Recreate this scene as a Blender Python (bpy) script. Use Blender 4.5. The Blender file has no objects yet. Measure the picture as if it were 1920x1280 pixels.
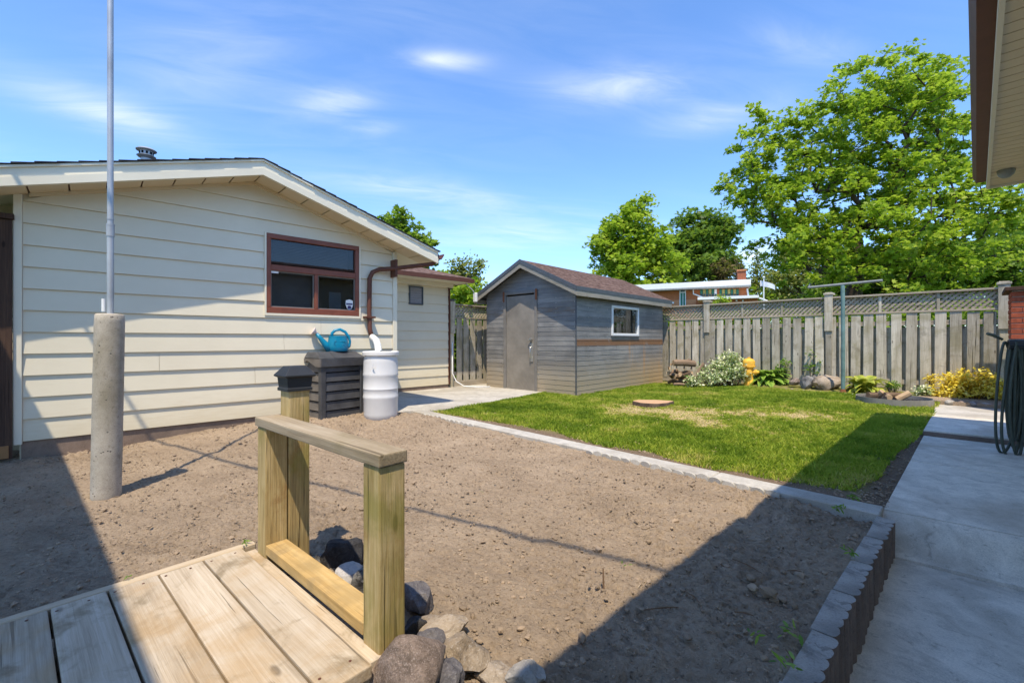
import bpy, bmesh, math, random
import numpy as np
from mathutils import Vector, Matrix, noise as mnoise
random.seed(7); rng = np.random.default_rng(7)
scene = bpy.context.scene
COL = scene.collection
R = math.radians

# ------------------------------------------------------------------ camera, sky, sun, exposure
F = 829.0; HC = 1.1; YAW = R(46.4)
CS, SN = math.cos(YAW), math.sin(YAW)
cam = bpy.data.objects.new('camera', bpy.data.cameras.new('camera')); COL.objects.link(cam)
cam.location = (0, 0, HC); cam.rotation_euler = (math.pi/2, 0, YAW)
cam.data.sensor_width = 36; cam.data.lens = 36*F/1920
cam.data.shift_y = -3/1920
cam.data.clip_start = 0.02; cam.data.clip_end = 3000
scene.camera = cam
def PD(px, py, d):                      # point seen at a pixel of the photo, d metres deep
    l = (px-960)/F*d
    return Vector((CS*l-SN*d, SN*l+CS*d, HC+(637-py)/F*d))
def P(px, py, z=0.0):                   # point at height z
    return PD(px, py, (HC-z)*F/(py-637))
SUNV = Vector((-.33, .33, -1)).normalized()
sun = bpy.data.objects.new('sun', bpy.data.lights.new('sun', 'SUN')); COL.objects.link(sun)
sun.rotation_euler = SUNV.to_track_quat('-Z', 'Y').to_euler()
sun.data.energy = 2.8; sun.data.angle = R(.55); sun.data.color = (1.0, .88, .69)
world = bpy.data.worlds.new('World'); scene.world = world; world.use_nodes = True
SKY_STRENGTH = .15
scene.view_settings.view_transform = 'Standard'; scene.view_settings.look = 'None'
scene.view_settings.exposure = 1.02; scene.view_settings.gamma = 1; scene.view_settings.use_curve_mapping = False

def build_world():
    nt = world.node_tree; N = nt.nodes; L = nt.links; N.clear()
    out = N.new('ShaderNodeOutputWorld'); bg = N.new('ShaderNodeBackground'); L.new(bg.outputs[0], out.inputs[0])
    bg.inputs[1].default_value = SKY_STRENGTH
    sky = N.new('ShaderNodeTexSky'); sky.sky_type = 'NISHITA'; sky.sun_disc = False
    sky.sun_elevation = R(65); sky.sun_rotation = R(135); sky.air_density = 1.0; sky.dust_density = .25; sky.ozone_density = 3.0
    tc = N.new('ShaderNodeTexCoord'); sep = N.new('ShaderNodeSeparateXYZ'); L.new(tc.outputs['Generated'], sep.inputs[0])
    def M(op, a, b=None, c=None):
        m = N.new('ShaderNodeMath'); m.operation = op
        for i, v in enumerate((a, b, c)):
            if v is None: continue
            if isinstance(v, (int, float)): m.inputs[i].default_value = v
            else: L.new(v, m.inputs[i])
        return m.outputs[0]
    zz = M('ADD', M('MAXIMUM', sep.outputs[2], 0), .12)
    u = M('DIVIDE', sep.outputs[0], zz); v = M('DIVIDE', sep.outputs[1], zz)
    comb = N.new('ShaderNodeCombineXYZ'); L.new(u, comb.inputs[0]); L.new(v, comb.inputs[1])
    def nz(rot, sx, sy, scale, detail=7, rough=.6, dist=.6):
        mp = N.new('ShaderNodeMapping'); L.new(comb.outputs[0], mp.inputs[0])
        mp.vector_type = 'TEXTURE'; mp.inputs['Rotation'].default_value = (0, 0, rot); mp.inputs['Scale'].default_value = (1/sx, 1/sy, 1)
        n = N.new('ShaderNodeTexNoise'); L.new(mp.outputs[0], n.inputs['Vector'])
        n.inputs['Scale'].default_value = scale; n.inputs['Detail'].default_value = detail
        n.inputs['Roughness'].default_value = rough; n.inputs['Distortion'].default_value = dist
        return n.outputs['Fac']
    fib = nz(R(58), .8, 2.6, 2.4, 9, .6, .9); soft = nz(R(58), .6, 1.3, .9, 5, .5, .5)
    def ramp(x, a, b):
        return M('MULTIPLY', M('MINIMUM', M('MAXIMUM', M('DIVIDE', M('SUBTRACT', x, a), b-a), 0), 1), 1)
    cov = M('MULTIPLY', M('MULTIPLY', ramp(soft, .42, .72), ramp(fib, .38, .78)), .24)
    # single wisps, each an ellipse in the plane of the cloud layer
    def proj(px, py):
        d = PD(px, py, 1.0)-Vector((0, 0, HC)); d.normalize()
        return Vector((d.x, d.y))/(max(d.z, 0)+.12)
    wisps = [((0, 150), (330, 250), 34, .75), ((250, 150), (560, 60), 60, .25), ((560, 205), (690, 185), 22, .75), ((650, 250), (735, 238), 13, .5),
             ((760, 108), (900, 118), 16, .75), ((1040, 175), (1330, 150), 34, .75), ((1230, 235), (1500, 190), 34, .42),
             ((1400, 60), (1600, 110), 26, .4), ((600, 330), (1000, 400), 26, .45), ((820, 450), (1120, 440), 24, .5), ((1370, 480), (1440, 480), 22, 1.0)]
    for (a, b, w, s) in wisps:
        A, B = proj(*a), proj(*b); c = (A+B)/2; dv = (B-A); hl = dv.length/2; dv.normalize()
        mid = ((a[0]+b[0])/2, (a[1]+b[1])/2); hw = (proj(mid[0], mid[1]+w)-proj(mid[0], mid[1]-w)).length/2
        du = M('SUBTRACT', u, c.x); dw = M('SUBTRACT', v, c.y)
        al = M('DIVIDE', M('ADD', M('MULTIPLY', du, dv.x), M('MULTIPLY', dw, dv.y)), hl*1.25)
        ac = M('DIVIDE', M('ADD', M('MULTIPLY', du, -dv.y), M('MULTIPLY', dw, dv.x)), hw*1.3)
        r2 = M('ADD', M('MULTIPLY', al, al), M('MULTIPLY', ac, ac))
        g = M('POWER', 2.718, M('MULTIPLY', r2, -1.6))
        cov = M('ADD', cov, M('MULTIPLY', M('MULTIPLY', g, s), M('ADD', M('MULTIPLY', ramp(fib, .30, .70), .8), .2)))
    cov = M('MINIMUM', cov, .85)
    low = M('MULTIPLY', M('POWER', M('SUBTRACT', 1, M('MINIMUM', M('MAXIMUM', sep.outputs[2], 0), 1)), 5), .13)
    cov = M('ADD', M('MULTIPLY', cov, .8), low)
    mix = N.new('ShaderNodeMix'); mix.data_type = 'RGBA'
    hs = N.new('ShaderNodeHueSaturation'); hs.inputs['Saturation'].default_value = 1.06; hs.inputs['Value'].default_value = 1.25
    tn = N.new('ShaderNodeMix'); tn.data_type = 'RGBA'; tn.blend_type = 'MULTIPLY'; tn.inputs[0].default_value = 1; tn.inputs[7].default_value = (.58, .69, .82, 1)
    L.new(sky.outputs[0], hs.inputs['Color'])
    L.new(cov, mix.inputs[0]); L.new(hs.outputs[0], tn.inputs[6]); L.new(tn.outputs[2], mix.inputs[6]); mix.inputs[7].default_value = (4.0, 4.2, 4.6, 1)
    L.new(mix.outputs[2], bg.inputs[0])
build_world()

# ------------------------------------------------------------------ helpers
def link(o): COL.objects.link(o); return o
def tag(o, label=None, cat=None, group=None, kind=None):
    if label: o['label'] = label
    if cat: o['category'] = cat
    if group: o['group'] = group
    if kind: o['kind'] = kind
    return o
def thing(name, label, cat, loc=(0, 0, 0), rotz=0, group=None):
    o = link(bpy.data.objects.new(name, None)); o.location = loc; o.rotation_euler = (0, 0, rotz)
    o.empty_display_size = .1
    return tag(o, label, cat, group)
class MB:
    def __init__(s): s.v = []; s.f = []
    def add(s, vs, fs):
        n = len(s.v); s.v += [tuple(v) for v in vs]; s.f += [tuple(i+n for i in f) for f in fs]; return s
    def box(s, x0, x1, y0, y1, z0, z1, M=None):
        vs = [Vector((x, y, z)) for z in (z0, z1) for y in (y0, y1) for x in (x0, x1)]
        if M: vs = [M @ v for v in vs]
        return s.add(vs, [(0, 2, 3, 1), (4, 5, 7, 6), (0, 1, 5, 4), (2, 6, 7, 3), (0, 4, 6, 2), (1, 3, 7, 5)])
    def hexa(s, a, b):                   # a, b: two quads (lists of 4 points), joined
        vs = list(a)+list(b)
        return s.add(vs, [(3, 2, 1, 0), (4, 5, 6, 7), (0, 1, 5, 4), (1, 2, 6, 5), (2, 3, 7, 6), (3, 0, 4, 7)])
    def bar(s, p, q, w, h, up=(0, 0, 1)):
        p, q = Vector(p), Vector(q); d = (q-p).normalized(); upv = Vector(up)
        sd = d.cross(upv)
        if sd.length < 1e-4: sd = d.cross(Vector((1, 0, 0)))
        sd.normalize(); u = sd.cross(d).normalized(); a = sd*w/2; b = u*h/2
        return s.hexa([p-a-b, p+a-b, p+a+b, p-a+b], [q-a-b, q+a-b, q+a+b, q-a+b])
    def prism(s, poly, z0, z1, M=None):   # polygon (x,y) extruded in z
        n = len(poly); vs = [Vector((x, y, z0)) for x, y in poly]+[Vector((x, y, z1)) for x, y in poly]
        if M: vs = [M @ v for v in vs]
        return s.add(vs, [tuple(range(n-1, -1, -1)), tuple(range(n, 2*n))]+[(i, (i+1) % n, (i+1) % n+n, i+n) for i in range(n)])
    def tube(s, pts, r, n=8, caps=True, flat=1.0):
        pts = [Vector(p) for p in pts]; rs = r if isinstance(r, (list, tuple)) else [r]*len(pts)
        ring = []; t0 = (pts[1]-pts[0]).normalized(); a = t0.orthogonal().normalized()
        for i, p in enumerate(pts):
            t = (pts[min(i+1, len(pts)-1)]-pts[max(i-1, 0)]).normalized()
            a = (a-t*a.dot(t)).normalized(); b = t.cross(a)
            ring.append([p+(a*math.cos(2*math.pi*k/n)+b*math.sin(2*math.pi*k/n)*flat)*rs[i] for k in range(n)])
        vs = [v for rr in ring for v in rr]; fs = []
        for i in range(len(pts)-1):
            for k in range(n):
                k2 = (k+1) % n; fs.append((i*n+k, i*n+k2, (i+1)*n+k2, (i+1)*n+k))
        if caps: fs += [tuple(range(n-1, -1, -1)), tuple((len(pts)-1)*n+k for k in range(n))]
        return s.add(vs, fs)
    def lathe(s, prof, n=24, M=None, caps=True):
        vs = []; fs = []
        for (r, z) in prof:
            for k in range(n):
                v = Vector((r*math.cos(2*math.pi*k/n), r*math.sin(2*math.pi*k/n), z)); vs.append(M @ v if M else v)
        for i in range(len(prof)-1):
            for k in range(n):
                k2 = (k+1) % n; fs.append((i*n+k, i*n+k2, (i+1)*n+k2, (i+1)*n+k))
        if caps: fs += [tuple(range(n-1, -1, -1)), tuple((len(prof)-1)*n+k for k in range(n))]
        return s.add(vs, fs)
    def mesh(s, name, mat, smooth=False, bevel=0, seg=1):
        me = bpy.data.meshes.new(name); me.from_pydata(s.v, [], s.f)
        if bevel:
            bm = bmesh.new(); bm.from_mesh(me); bmesh.ops.recalc_face_normals(bm, faces=bm.faces)
            eds = [e for e in bm.edges if len(e.link_faces) == 2 and e.calc_face_angle(0) > R(30)]
            bmesh.ops.bevel(bm, geom=eds, offset=bevel, segments=seg, affect='EDGES', profile=.6); bm.to_mesh(me); bm.free()
        me.materials.append(mat)
        if smooth:
            me.polygons.foreach_set('use_smooth', [True]*len(me.polygons))
            if smooth != 'all':
                try: me.set_sharp_from_angle(angle=R(smooth if smooth > 1 else 35))
                except Exception: pass
        return me
    def build(s, name, mat, parent=None, smooth=False, bevel=0, kind=None, seg=1):
        o = link(bpy.data.objects.new(name, s.mesh(name, mat, smooth, bevel, seg)))
        if parent: o.parent = parent
        if kind: o['kind'] = kind
        return o
def inst(name, me, parent=None, loc=(0, 0, 0), rot=(0, 0, 0), sc=None):
    o = link(bpy.data.objects.new(name, me)); o.location = loc; o.rotation_euler = rot
    if sc: o.scale = sc
    if parent: o.parent = parent
    return o
def fast_mesh(name, verts, k, mat, tint=None, smooth=False):     # faces: consecutive runs of k vertices
    n = len(verts); me = bpy.data.meshes.new(name)
    me.vertices.add(n); me.vertices.foreach_set('co', np.ascontiguousarray(verts, dtype=np.float32).ravel())
    me.loops.add(n); me.loops.foreach_set('vertex_index', np.arange(n, dtype=np.int32))
    m = n//k; me.polygons.add(m); me.polygons.foreach_set('loop_start', np.arange(0, n, k, dtype=np.int32))
    me.update(calc_edges=True)
    if tint is not None:
        at = me.attributes.new('tint', 'FLOAT', 'POINT'); at.data.foreach_set('value', np.repeat(tint.astype(np.float32), k))
    me.materials.append(mat)
    if smooth: me.polygons.foreach_set('use_smooth', [True]*m)
    return me
def grid_mesh(name, X, Y, Z, mat, smooth=True):
    ny, nx = X.shape; me = bpy.data.meshes.new(name)
    co = np.stack([X, Y, Z], -1).reshape(-1, 3).astype(np.float32)
    me.vertices.add(len(co)); me.vertices.foreach_set('co', co.ravel())
    i = np.arange(ny*nx).reshape(ny, nx); q = np.stack([i[:-1, :-1], i[:-1, 1:], i[1:, 1:], i[1:, :-1]], -1).reshape(-1, 4)
    me.loops.add(q.size); me.loops.foreach_set('vertex_index', q.ravel().astype(np.int32))
    me.polygons.add(len(q)); me.polygons.foreach_set('loop_start', np.arange(0, q.size, 4, dtype=np.int32))
    me.update(calc_edges=True)
    if smooth: me.polygons.foreach_set('use_smooth', [True]*len(q))
    me.materials.append(mat); return me
_perm = rng.random((256, 256))
def vn(x, y):                           # smooth value noise 0..1
    xi = np.floor(x).astype(int); yi = np.floor(y).astype(int); fx = x-xi; fy = y-yi
    fx = fx*fx*(3-2*fx); fy = fy*fy*(3-2*fy); g = lambda a, b: _perm[a & 255, b & 255]
    return (g(xi, yi)*(1-fx)+g(xi+1, yi)*fx)*(1-fy)+(g(xi, yi+1)*(1-fx)+g(xi+1, yi+1)*fx)*fy
def fbm(x, y, f, o=4, g=.5):
    s = 0; a = 1; t = 0
    for i in range(o): s = s+a*vn(x*f+17.3*i, y*f+31.7*i); t += a; a *= g; f *= 2.03
    return s/t
def sstep(a, b, x): t = np.clip((x-a)/(b-a), 0, 1); return t*t*(3-2*t)

# ------------------------------------------------------------------ materials
class Mat:
    def __init__(s, name, rough=.8, spec=.3, metal=0):
        s.m = bpy.data.materials.new(name); s.m.use_nodes = True; s.nt = s.m.node_tree; s.N = s.nt.nodes; s.L = s.nt.links
        s.b = s.N['Principled BSDF']; s.b.inputs['Roughness'].default_value = rough; s.b.inputs['Metallic'].default_value = metal
        s.b.inputs['Specular IOR Level'].default_value = spec; s.bh = None; s._co = None
    def co(s, scale=(1, 1, 1), rnd=0, rot=(0, 0, 0)):
        tc = s.N.new('ShaderNodeTexCoord'); src = tc.outputs['Object']
        if rnd:
            oi = s.N.new('ShaderNodeObjectInfo'); vm = s.N.new('ShaderNodeVectorMath'); vm.operation = 'ADD'
            ml = s.N.new('ShaderNodeMath'); ml.operation = 'MULTIPLY'; ml.inputs[1].default_value = rnd
            s.L.new(oi.outputs['Random'], ml.inputs[0]); s.L.new(src, vm.inputs[0]); s.L.new(ml.outputs[0], vm.inputs[1]); src = vm.outputs[0]
        mp = s.N.new('ShaderNodeMapping'); mp.inputs['Scale'].default_value = scale; mp.inputs['Rotation'].default_value = rot
        s.L.new(src, mp.inputs[0]); return mp.outputs[0]
    def noise(s, vec, scale, detail=6, rough=.6, dist=0):
        n = s.N.new('ShaderNodeTexNoise'); s.L.new(vec, n.inputs['Vector']); n.inputs['Scale'].default_value = scale
        n.inputs['Detail'].default_value = detail; n.inputs['Roughness'].default_value = rough; n.inputs['Distortion'].default_value = dist
        return n.outputs['Fac']
    def voro(s, vec, scale, feature='F1', rand=1):
        n = s.N.new('ShaderNodeTexVoronoi'); n.feature = feature; s.L.new(vec, n.inputs['Vector']); n.inputs['Scale'].default_value = scale
        n.inputs['Randomness'].default_value = rand; return n.outputs['Distance']
    def M(s, op, a, b=None):
        m = s.N.new('ShaderNodeMath'); m.operation = op
        for i, v in enumerate((a, b)):
            if v is None: continue
            if isinstance(v, (int, float)): m.inputs[i].default_value = v
            else: s.L.new(v, m.inputs[i])
        return m.outputs[0]
    def step(s, x, a, b):
        mr = s.N.new('ShaderNodeMapRange'); mr.interpolation_type = 'SMOOTHSTEP'; s.L.new(x, mr.inputs[0])
        mr.inputs[1].default_value = a; mr.inputs[2].default_value = b; return mr.outputs[0]
    def ramp(s, fac, stops):
        r = s.N.new('ShaderNodeValToRGB'); s.L.new(fac, r.inputs[0]); e = r.color_ramp.elements
        while len(e) < len(stops): e.new(.5)
        for i, (p, c) in enumerate(stops): e[i].position = p; e[i].color = (*c, 1)
        return r.outputs[0]
    def mix(s, fac, a, b, blend='MIX'):
        m = s.N.new('ShaderNodeMix'); m.data_type = 'RGBA'; m.blend_type = blend
        for sk, v in ((m.inputs[0], fac), (m.inputs[6], a), (m.inputs[7], b)):
            if isinstance(v, (int, float)): sk.default_value = v
            elif isinstance(v, tuple): sk.default_value = (*v, 1)
            else: s.L.new(v, sk)
        return m.outputs[2]
    def rnd(s):
        return s.N.new('ShaderNodeObjectInfo').outputs['Random']
    def sep(s, vec):
        n = s.N.new('ShaderNodeSeparateXYZ'); s.L.new(vec, n.inputs[0]); return n.outputs
    def attr(s, name='tint'):
        a = s.N.new('ShaderNodeAttribute'); a.attribute_name = name; return a.outputs['Fac']
    def color(s, c):
        if isinstance(c, tuple): s.b.inputs['Base Color'].default_value = (*c, 1)
        else: s.L.new(c, s.b.inputs['Base Color'])
        return s
    def bump(s, h, strength=.5, dist=.01):
        b = s.N.new('ShaderNodeBump'); b.inputs['Strength'].default_value = strength; b.inputs['Distance'].default_value = dist
        s.L.new(h, b.inputs['Height'])
        if s.bh: s.L.new(s.bh, b.inputs['Normal'])
        s.bh = b.outputs[0]; s.L.new(s.bh, s.b.inputs['Normal']); return s
    def rough(s, v): s.L.new(v, s.b.inputs['Roughness']); return s
def plain(name, c, rough=.6, spec=.3, metal=0, var=.12, scale=6, bump=.1):
    k = Mat(name, rough, spec, metal); n = k.noise(k.co(rnd=9), scale, 6)
    k.color(k.ramp(n, [(.3, tuple(x*(1-var) for x in c)), (.7, tuple(min(1, x*(1+var)) for x in c))]))
    if bump: k.bump(k.noise(k.co(), scale*12, 3), bump, .003)
    return k.m
def wood(name, cols, axis=0, rough=.8, stain=None, knots=True, grain=1.0, moss=None, bump=.5, vary=.25, fine=1.0):
    k = Mat(name, rough, .2); sc = [7, 7, 7]; sc[axis] = .8
    v = k.co(tuple(sc), rnd=30); v0 = k.co((1, 1, 1), rnd=30); sc2 = [62, 62, 62]; sc2[axis] = 1.5; v2 = k.co(tuple(sc2), rnd=30)
    big = k.noise(v, 1.3, 5, .6, .6); fin = k.noise(v2, 2.0*fine, 6, .65, .35)
    c = k.ramp(k.M('ADD', k.M('MULTIPLY', big, .55), k.M('MULTIPLY', fin, .45)), [(.30, cols[0]), (.5, cols[1]), (.68, cols[2])])
    crk = k.M('MAXIMUM', k.step(k.noise(v2, .55, 3, .5, .2), .655, .70), k.step(k.noise(v2, 1.3, 2, .5, .1), .70, .74))
    c = k.mix(k.M('MULTIPLY', crk, .55*grain), c, tuple(x*.35 for x in cols[0]))
    if knots:
        kv = k.voro(k.co(tuple(3.2 if i == axis else 9 for i in range(3)), rnd=30), 1.0)
        c = k.mix(k.M('MULTIPLY', k.step(kv, .13, .05), .75), c, tuple(x*.4 for x in cols[0]))
    if stain:
        st = k.step(k.noise(v0, 5, 6, .65, .5), .52, .70); c = k.mix(k.M('MULTIPLY', st, stain[1]), c, stain[0])
    if moss:
        st = k.step(k.noise(v0, 3.1, 5, .6, .8), .45, .68); c = k.mix(k.M('MULTIPLY', st, moss[1]), c, moss[0])
    r = k.M('ADD', k.M('MULTIPLY', k.rnd(), vary), 1-vary/2)
    hsv = k.N.new('ShaderNodeHueSaturation'); k.L.new(c, hsv.inputs['Color']); k.L.new(r, hsv.inputs['Value'])
    k.color(hsv.outputs[0]); k.bump(k.M('SUBTRACT', fin, k.M('MULTIPLY', crk, .6)), bump, .004)
    return k.m
def leafmat(name, cols, trans=.45, rough=.5):
    k = Mat(name, rough, .35); c = k.ramp(k.attr(), [(i/(len(cols)-1), x) for i, x in enumerate(cols)])
    k.color(c); tr = k.N.new('ShaderNodeBsdfTranslucent'); k.L.new(k.mix(.5, c, (.32, .5, .04), 'MIX') if trans > .3 else c, tr.inputs[0])
    mx = k.N.new('ShaderNodeMixShader'); mx.inputs[0].default_value = trans
    k.L.new(k.b.outputs[0], mx.inputs[1]); k.L.new(tr.outputs[0], mx.inputs[2]); k.L.new(mx.outputs[0], k.N['Material Output'].inputs[0])
    return k.m
def concrete(name, c, dirt=(.12, .10, .08), amt=.5, rough=.9, bump=.35, pits=0, cracks=0):
    k = Mat(name, rough, .25); v = k.co(); big = k.noise(v, 1.1, 6, .6, .7); mid = k.noise(v, 7, 7, .7, .4); fin = k.noise(v, 150, 4, .7)
    col = k.ramp(k.M('ADD', k.M('MULTIPLY', mid, .55), k.M('MULTIPLY', fin, .45)), [(.34, tuple(x*.62 for x in c)), (.50, c), (.66, tuple(x*1.25 for x in c))])
    col = k.mix(k.M('MULTIPLY', k.step(big, .44, .66), amt), col, dirt)
    sp = k.step(k.noise(k.co((1, 1, 1)), 26, 3, .6), .62, .70); col = k.mix(k.M('MULTIPLY', sp, .5*amt), col, tuple(x*.6 for x in dirt))
    s2 = k.step(k.noise(k.co((1, 2.5, 1)), 3.1, 5, .7, 1.0), .58, .68); col = k.mix(k.M('MULTIPLY', s2, .4*amt), col, tuple(x*.75 for x in dirt))
    h = k.M('ADD', mid, k.M('MULTIPLY', fin, .35))
    if cracks:
        wv = k.N.new('ShaderNodeVectorMath'); wv.operation = 'MULTIPLY_ADD'; nn = k.N.new('ShaderNodeTexNoise'); k.L.new(v, nn.inputs['Vector']); nn.inputs['Scale'].default_value = 4; nn.inputs['Detail'].default_value = 6
        k.L.new(nn.outputs['Color'], wv.inputs[0]); wv.inputs[1].default_value = (.35, .35, .35); k.L.new(v, wv.inputs[2])
        ce = k.voro(wv.outputs[0], cracks, 'DISTANCE_TO_EDGE'); ck = k.M('MULTIPLY', k.step(ce, .006, .0015), k.step(big, .50, .62)); col = k.mix(k.M('MULTIPLY', ck, .5), col, (.12, .10, .085)); h = k.M('SUBTRACT', h, ck)
        g2 = k.step(k.noise(v, 320, 2, .5), .60, .68); col = k.mix(k.M('MULTIPLY', g2, .35), col, tuple(x*.45 for x in c))
    if pits:
        pv = k.step(k.voro(v, pits), .10, .22); pv = k.M('MAXIMUM', pv, k.step(k.noise(v, 9, 2), .56, .5)); col = k.mix(k.M('SUBTRACT', 1, pv), col, tuple(x*.2 for x in c)); h = k.M('ADD', h, k.M('MULTIPLY', pv, 1.5))
    k.color(col); k.bump(h, bump, .004); return k.m

def siding_mat():
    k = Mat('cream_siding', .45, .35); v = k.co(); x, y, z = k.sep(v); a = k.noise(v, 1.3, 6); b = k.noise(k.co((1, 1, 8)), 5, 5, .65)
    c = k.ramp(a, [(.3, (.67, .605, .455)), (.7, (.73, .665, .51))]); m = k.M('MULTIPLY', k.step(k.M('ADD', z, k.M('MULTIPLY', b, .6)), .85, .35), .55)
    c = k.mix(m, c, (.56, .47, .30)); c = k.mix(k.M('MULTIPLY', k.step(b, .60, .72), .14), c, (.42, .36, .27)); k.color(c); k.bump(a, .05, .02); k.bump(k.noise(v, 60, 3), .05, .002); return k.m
M_siding = siding_mat()
M_siding_ext = plain('cream_siding_narrow', (.66, .58, .42), .5, .3, var=.05, scale=2, bump=.04)
M_trim = plain('cream_trim', (.74, .68, .53), .45, .35, var=.05, scale=2)
M_soffit = plain('soffit_panel', (.68, .56, .38), .5, .3, var=.05, scale=2, bump=.03)
M_dark = plain('near_black', (.012, .012, .013), .8, .1)
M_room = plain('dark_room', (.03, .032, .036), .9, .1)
def shingle(name, c1, c2, sc=16):
    k = Mat(name, .95, .15); v = k.co(rnd=5); a = k.noise(v, sc, 3, .6); b = k.noise(v, 260, 2, .8)
    k.color(k.mix(k.M('MULTIPLY', b, .5), k.ramp(a, [(.35, c1), (.65, c2)]), tuple(x*.4 for x in c1))); k.bump(b, .6, .004); return k.m
M_sh_dark = shingle('black_shingle', (.022, .022, .026), (.05, .048, .05))
M_sh_brown = shingle('brown_shingle', (.10, .058, .045), (.25, .165, .13), 11)
M_brown = plain('brown_painted_metal', (.115, .045, .028), .5, .25, var=.12, scale=9, bump=.04)
M_winframe = plain('brown_window_frame', (.20, .062, .035), .4, .4, var=.15, scale=8, bump=.04)
M_found = concrete('foundation', (.22, .16, .12), amt=.4)
M_conc = concrete('walk_concrete', (.65, .585, .485), dirt=(.38, .32, .245), amt=.8, bump=.5, cracks=.6)
M_conc_light = concrete('pad_concrete', (.47, .44, .385), dirt=(.30, .265, .21), amt=.6, bump=.25)
M_pillar = concrete('pillar_concrete', (.42, .37, .30), dirt=(.20, .165, .085), amt=.6, bump=.5, pits=34)
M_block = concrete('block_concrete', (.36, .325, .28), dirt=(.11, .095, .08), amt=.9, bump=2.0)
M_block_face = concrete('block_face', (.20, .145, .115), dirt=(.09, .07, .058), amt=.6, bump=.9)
M_soil_clod = plain('soil_clods', (.29, .218, .15), .95, .08, var=.4, scale=3, bump=.3)
def glass(name, tint=(.9, .95, 1), tr=.82):
    k = Mat(name); g = k.N.new('ShaderNodeBsdfGlossy'); g.inputs['Roughness'].default_value = .015
    t = k.N.new('ShaderNodeBsdfTransparent'); t.inputs[0].default_value = (*[tr*x for x in tint], 1)
    fr = k.N.new('ShaderNodeFresnel'); fr.inputs[0].default_value = 1.55; mx = k.N.new('ShaderNodeMixShader')
    k.L.new(k.M('ADD', k.M('MULTIPLY', fr.outputs[0], .55), .015), mx.inputs[0]); k.L.new(t.outputs[0], mx.inputs[1]); k.L.new(g.outputs[0], mx.inputs[2])
    k.L.new(mx.outputs[0], k.N['Material Output'].inputs[0]); return k.m
M_glass = glass('window_glass')
M_fence_v = wood('weathered_picket', [(.25, .215, .155), (.49, .435, .335), (.66, .60, .485)], 2, moss=((.25, .215, .10), .5), stain=((.20, .17, .13), .55), vary=.6, grain=1.5)
M_fence_h = wood('weathered_rail', [(.22, .18, .125), (.38, .32, .235), (.54, .47, .36)], 0, vary=.2)
M_fence_y = wood('weathered_rail_side', [(.22, .18, .125), (.38, .32, .235), (.54, .47, .36)], 1, vary=.2)
M_post = wood('green_treated_post', [(.15, .10, .045), (.43, .31, .13), (.66, .51, .28)], 2, moss=((.24, .215, .045), .65), stain=((.30, .155, .05), .7), vary=.1, fine=1.7, grain=1.6, bump=.9)
M_rail_top = wood('rail_wood', [(.17, .125, .075), (.34, .27, .18), (.48, .40, .29)], 0, moss=((.17, .14, .045), .35), vary=.1, fine=1.3)
M_base = wood('new_yellow_wood', [(.30, .17, .05), (.52, .34, .13), (.64, .46, .21)], 0, vary=.1, moss=((.30, .21, .09), .6), stain=((.26, .19, .10), .6), grain=1.3)
M_deck = wood('deck_wood', [(.25, .19, .125), (.47, .385, .28), (.60, .52, .41)], 0, stain=((.20, .15, .085), .75), moss=((.42, .28, .14), .6), vary=.18, bump=.5, grain=1.2)
M_deck_y = wood('deck_wood_side', [(.30, .215, .125), (.47, .37, .25), (.60, .50, .37)], 1, vary=.1)
M_gate = wood('dark_gate_wood', [(.03, .018, .014), (.07, .04, .028), (.13, .075, .045)], 2, vary=.2)
M_log = wood('log_bark', [(.10, .065, .04), (.20, .135, .085), (.33, .24, .16)], 0, vary=.5, knots=False)
M_logend = wood('cut_wood', [(.33, .21, .11), (.50, .34, .19), (.62, .46, .29)], 0, vary=.3, knots=False)
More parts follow.
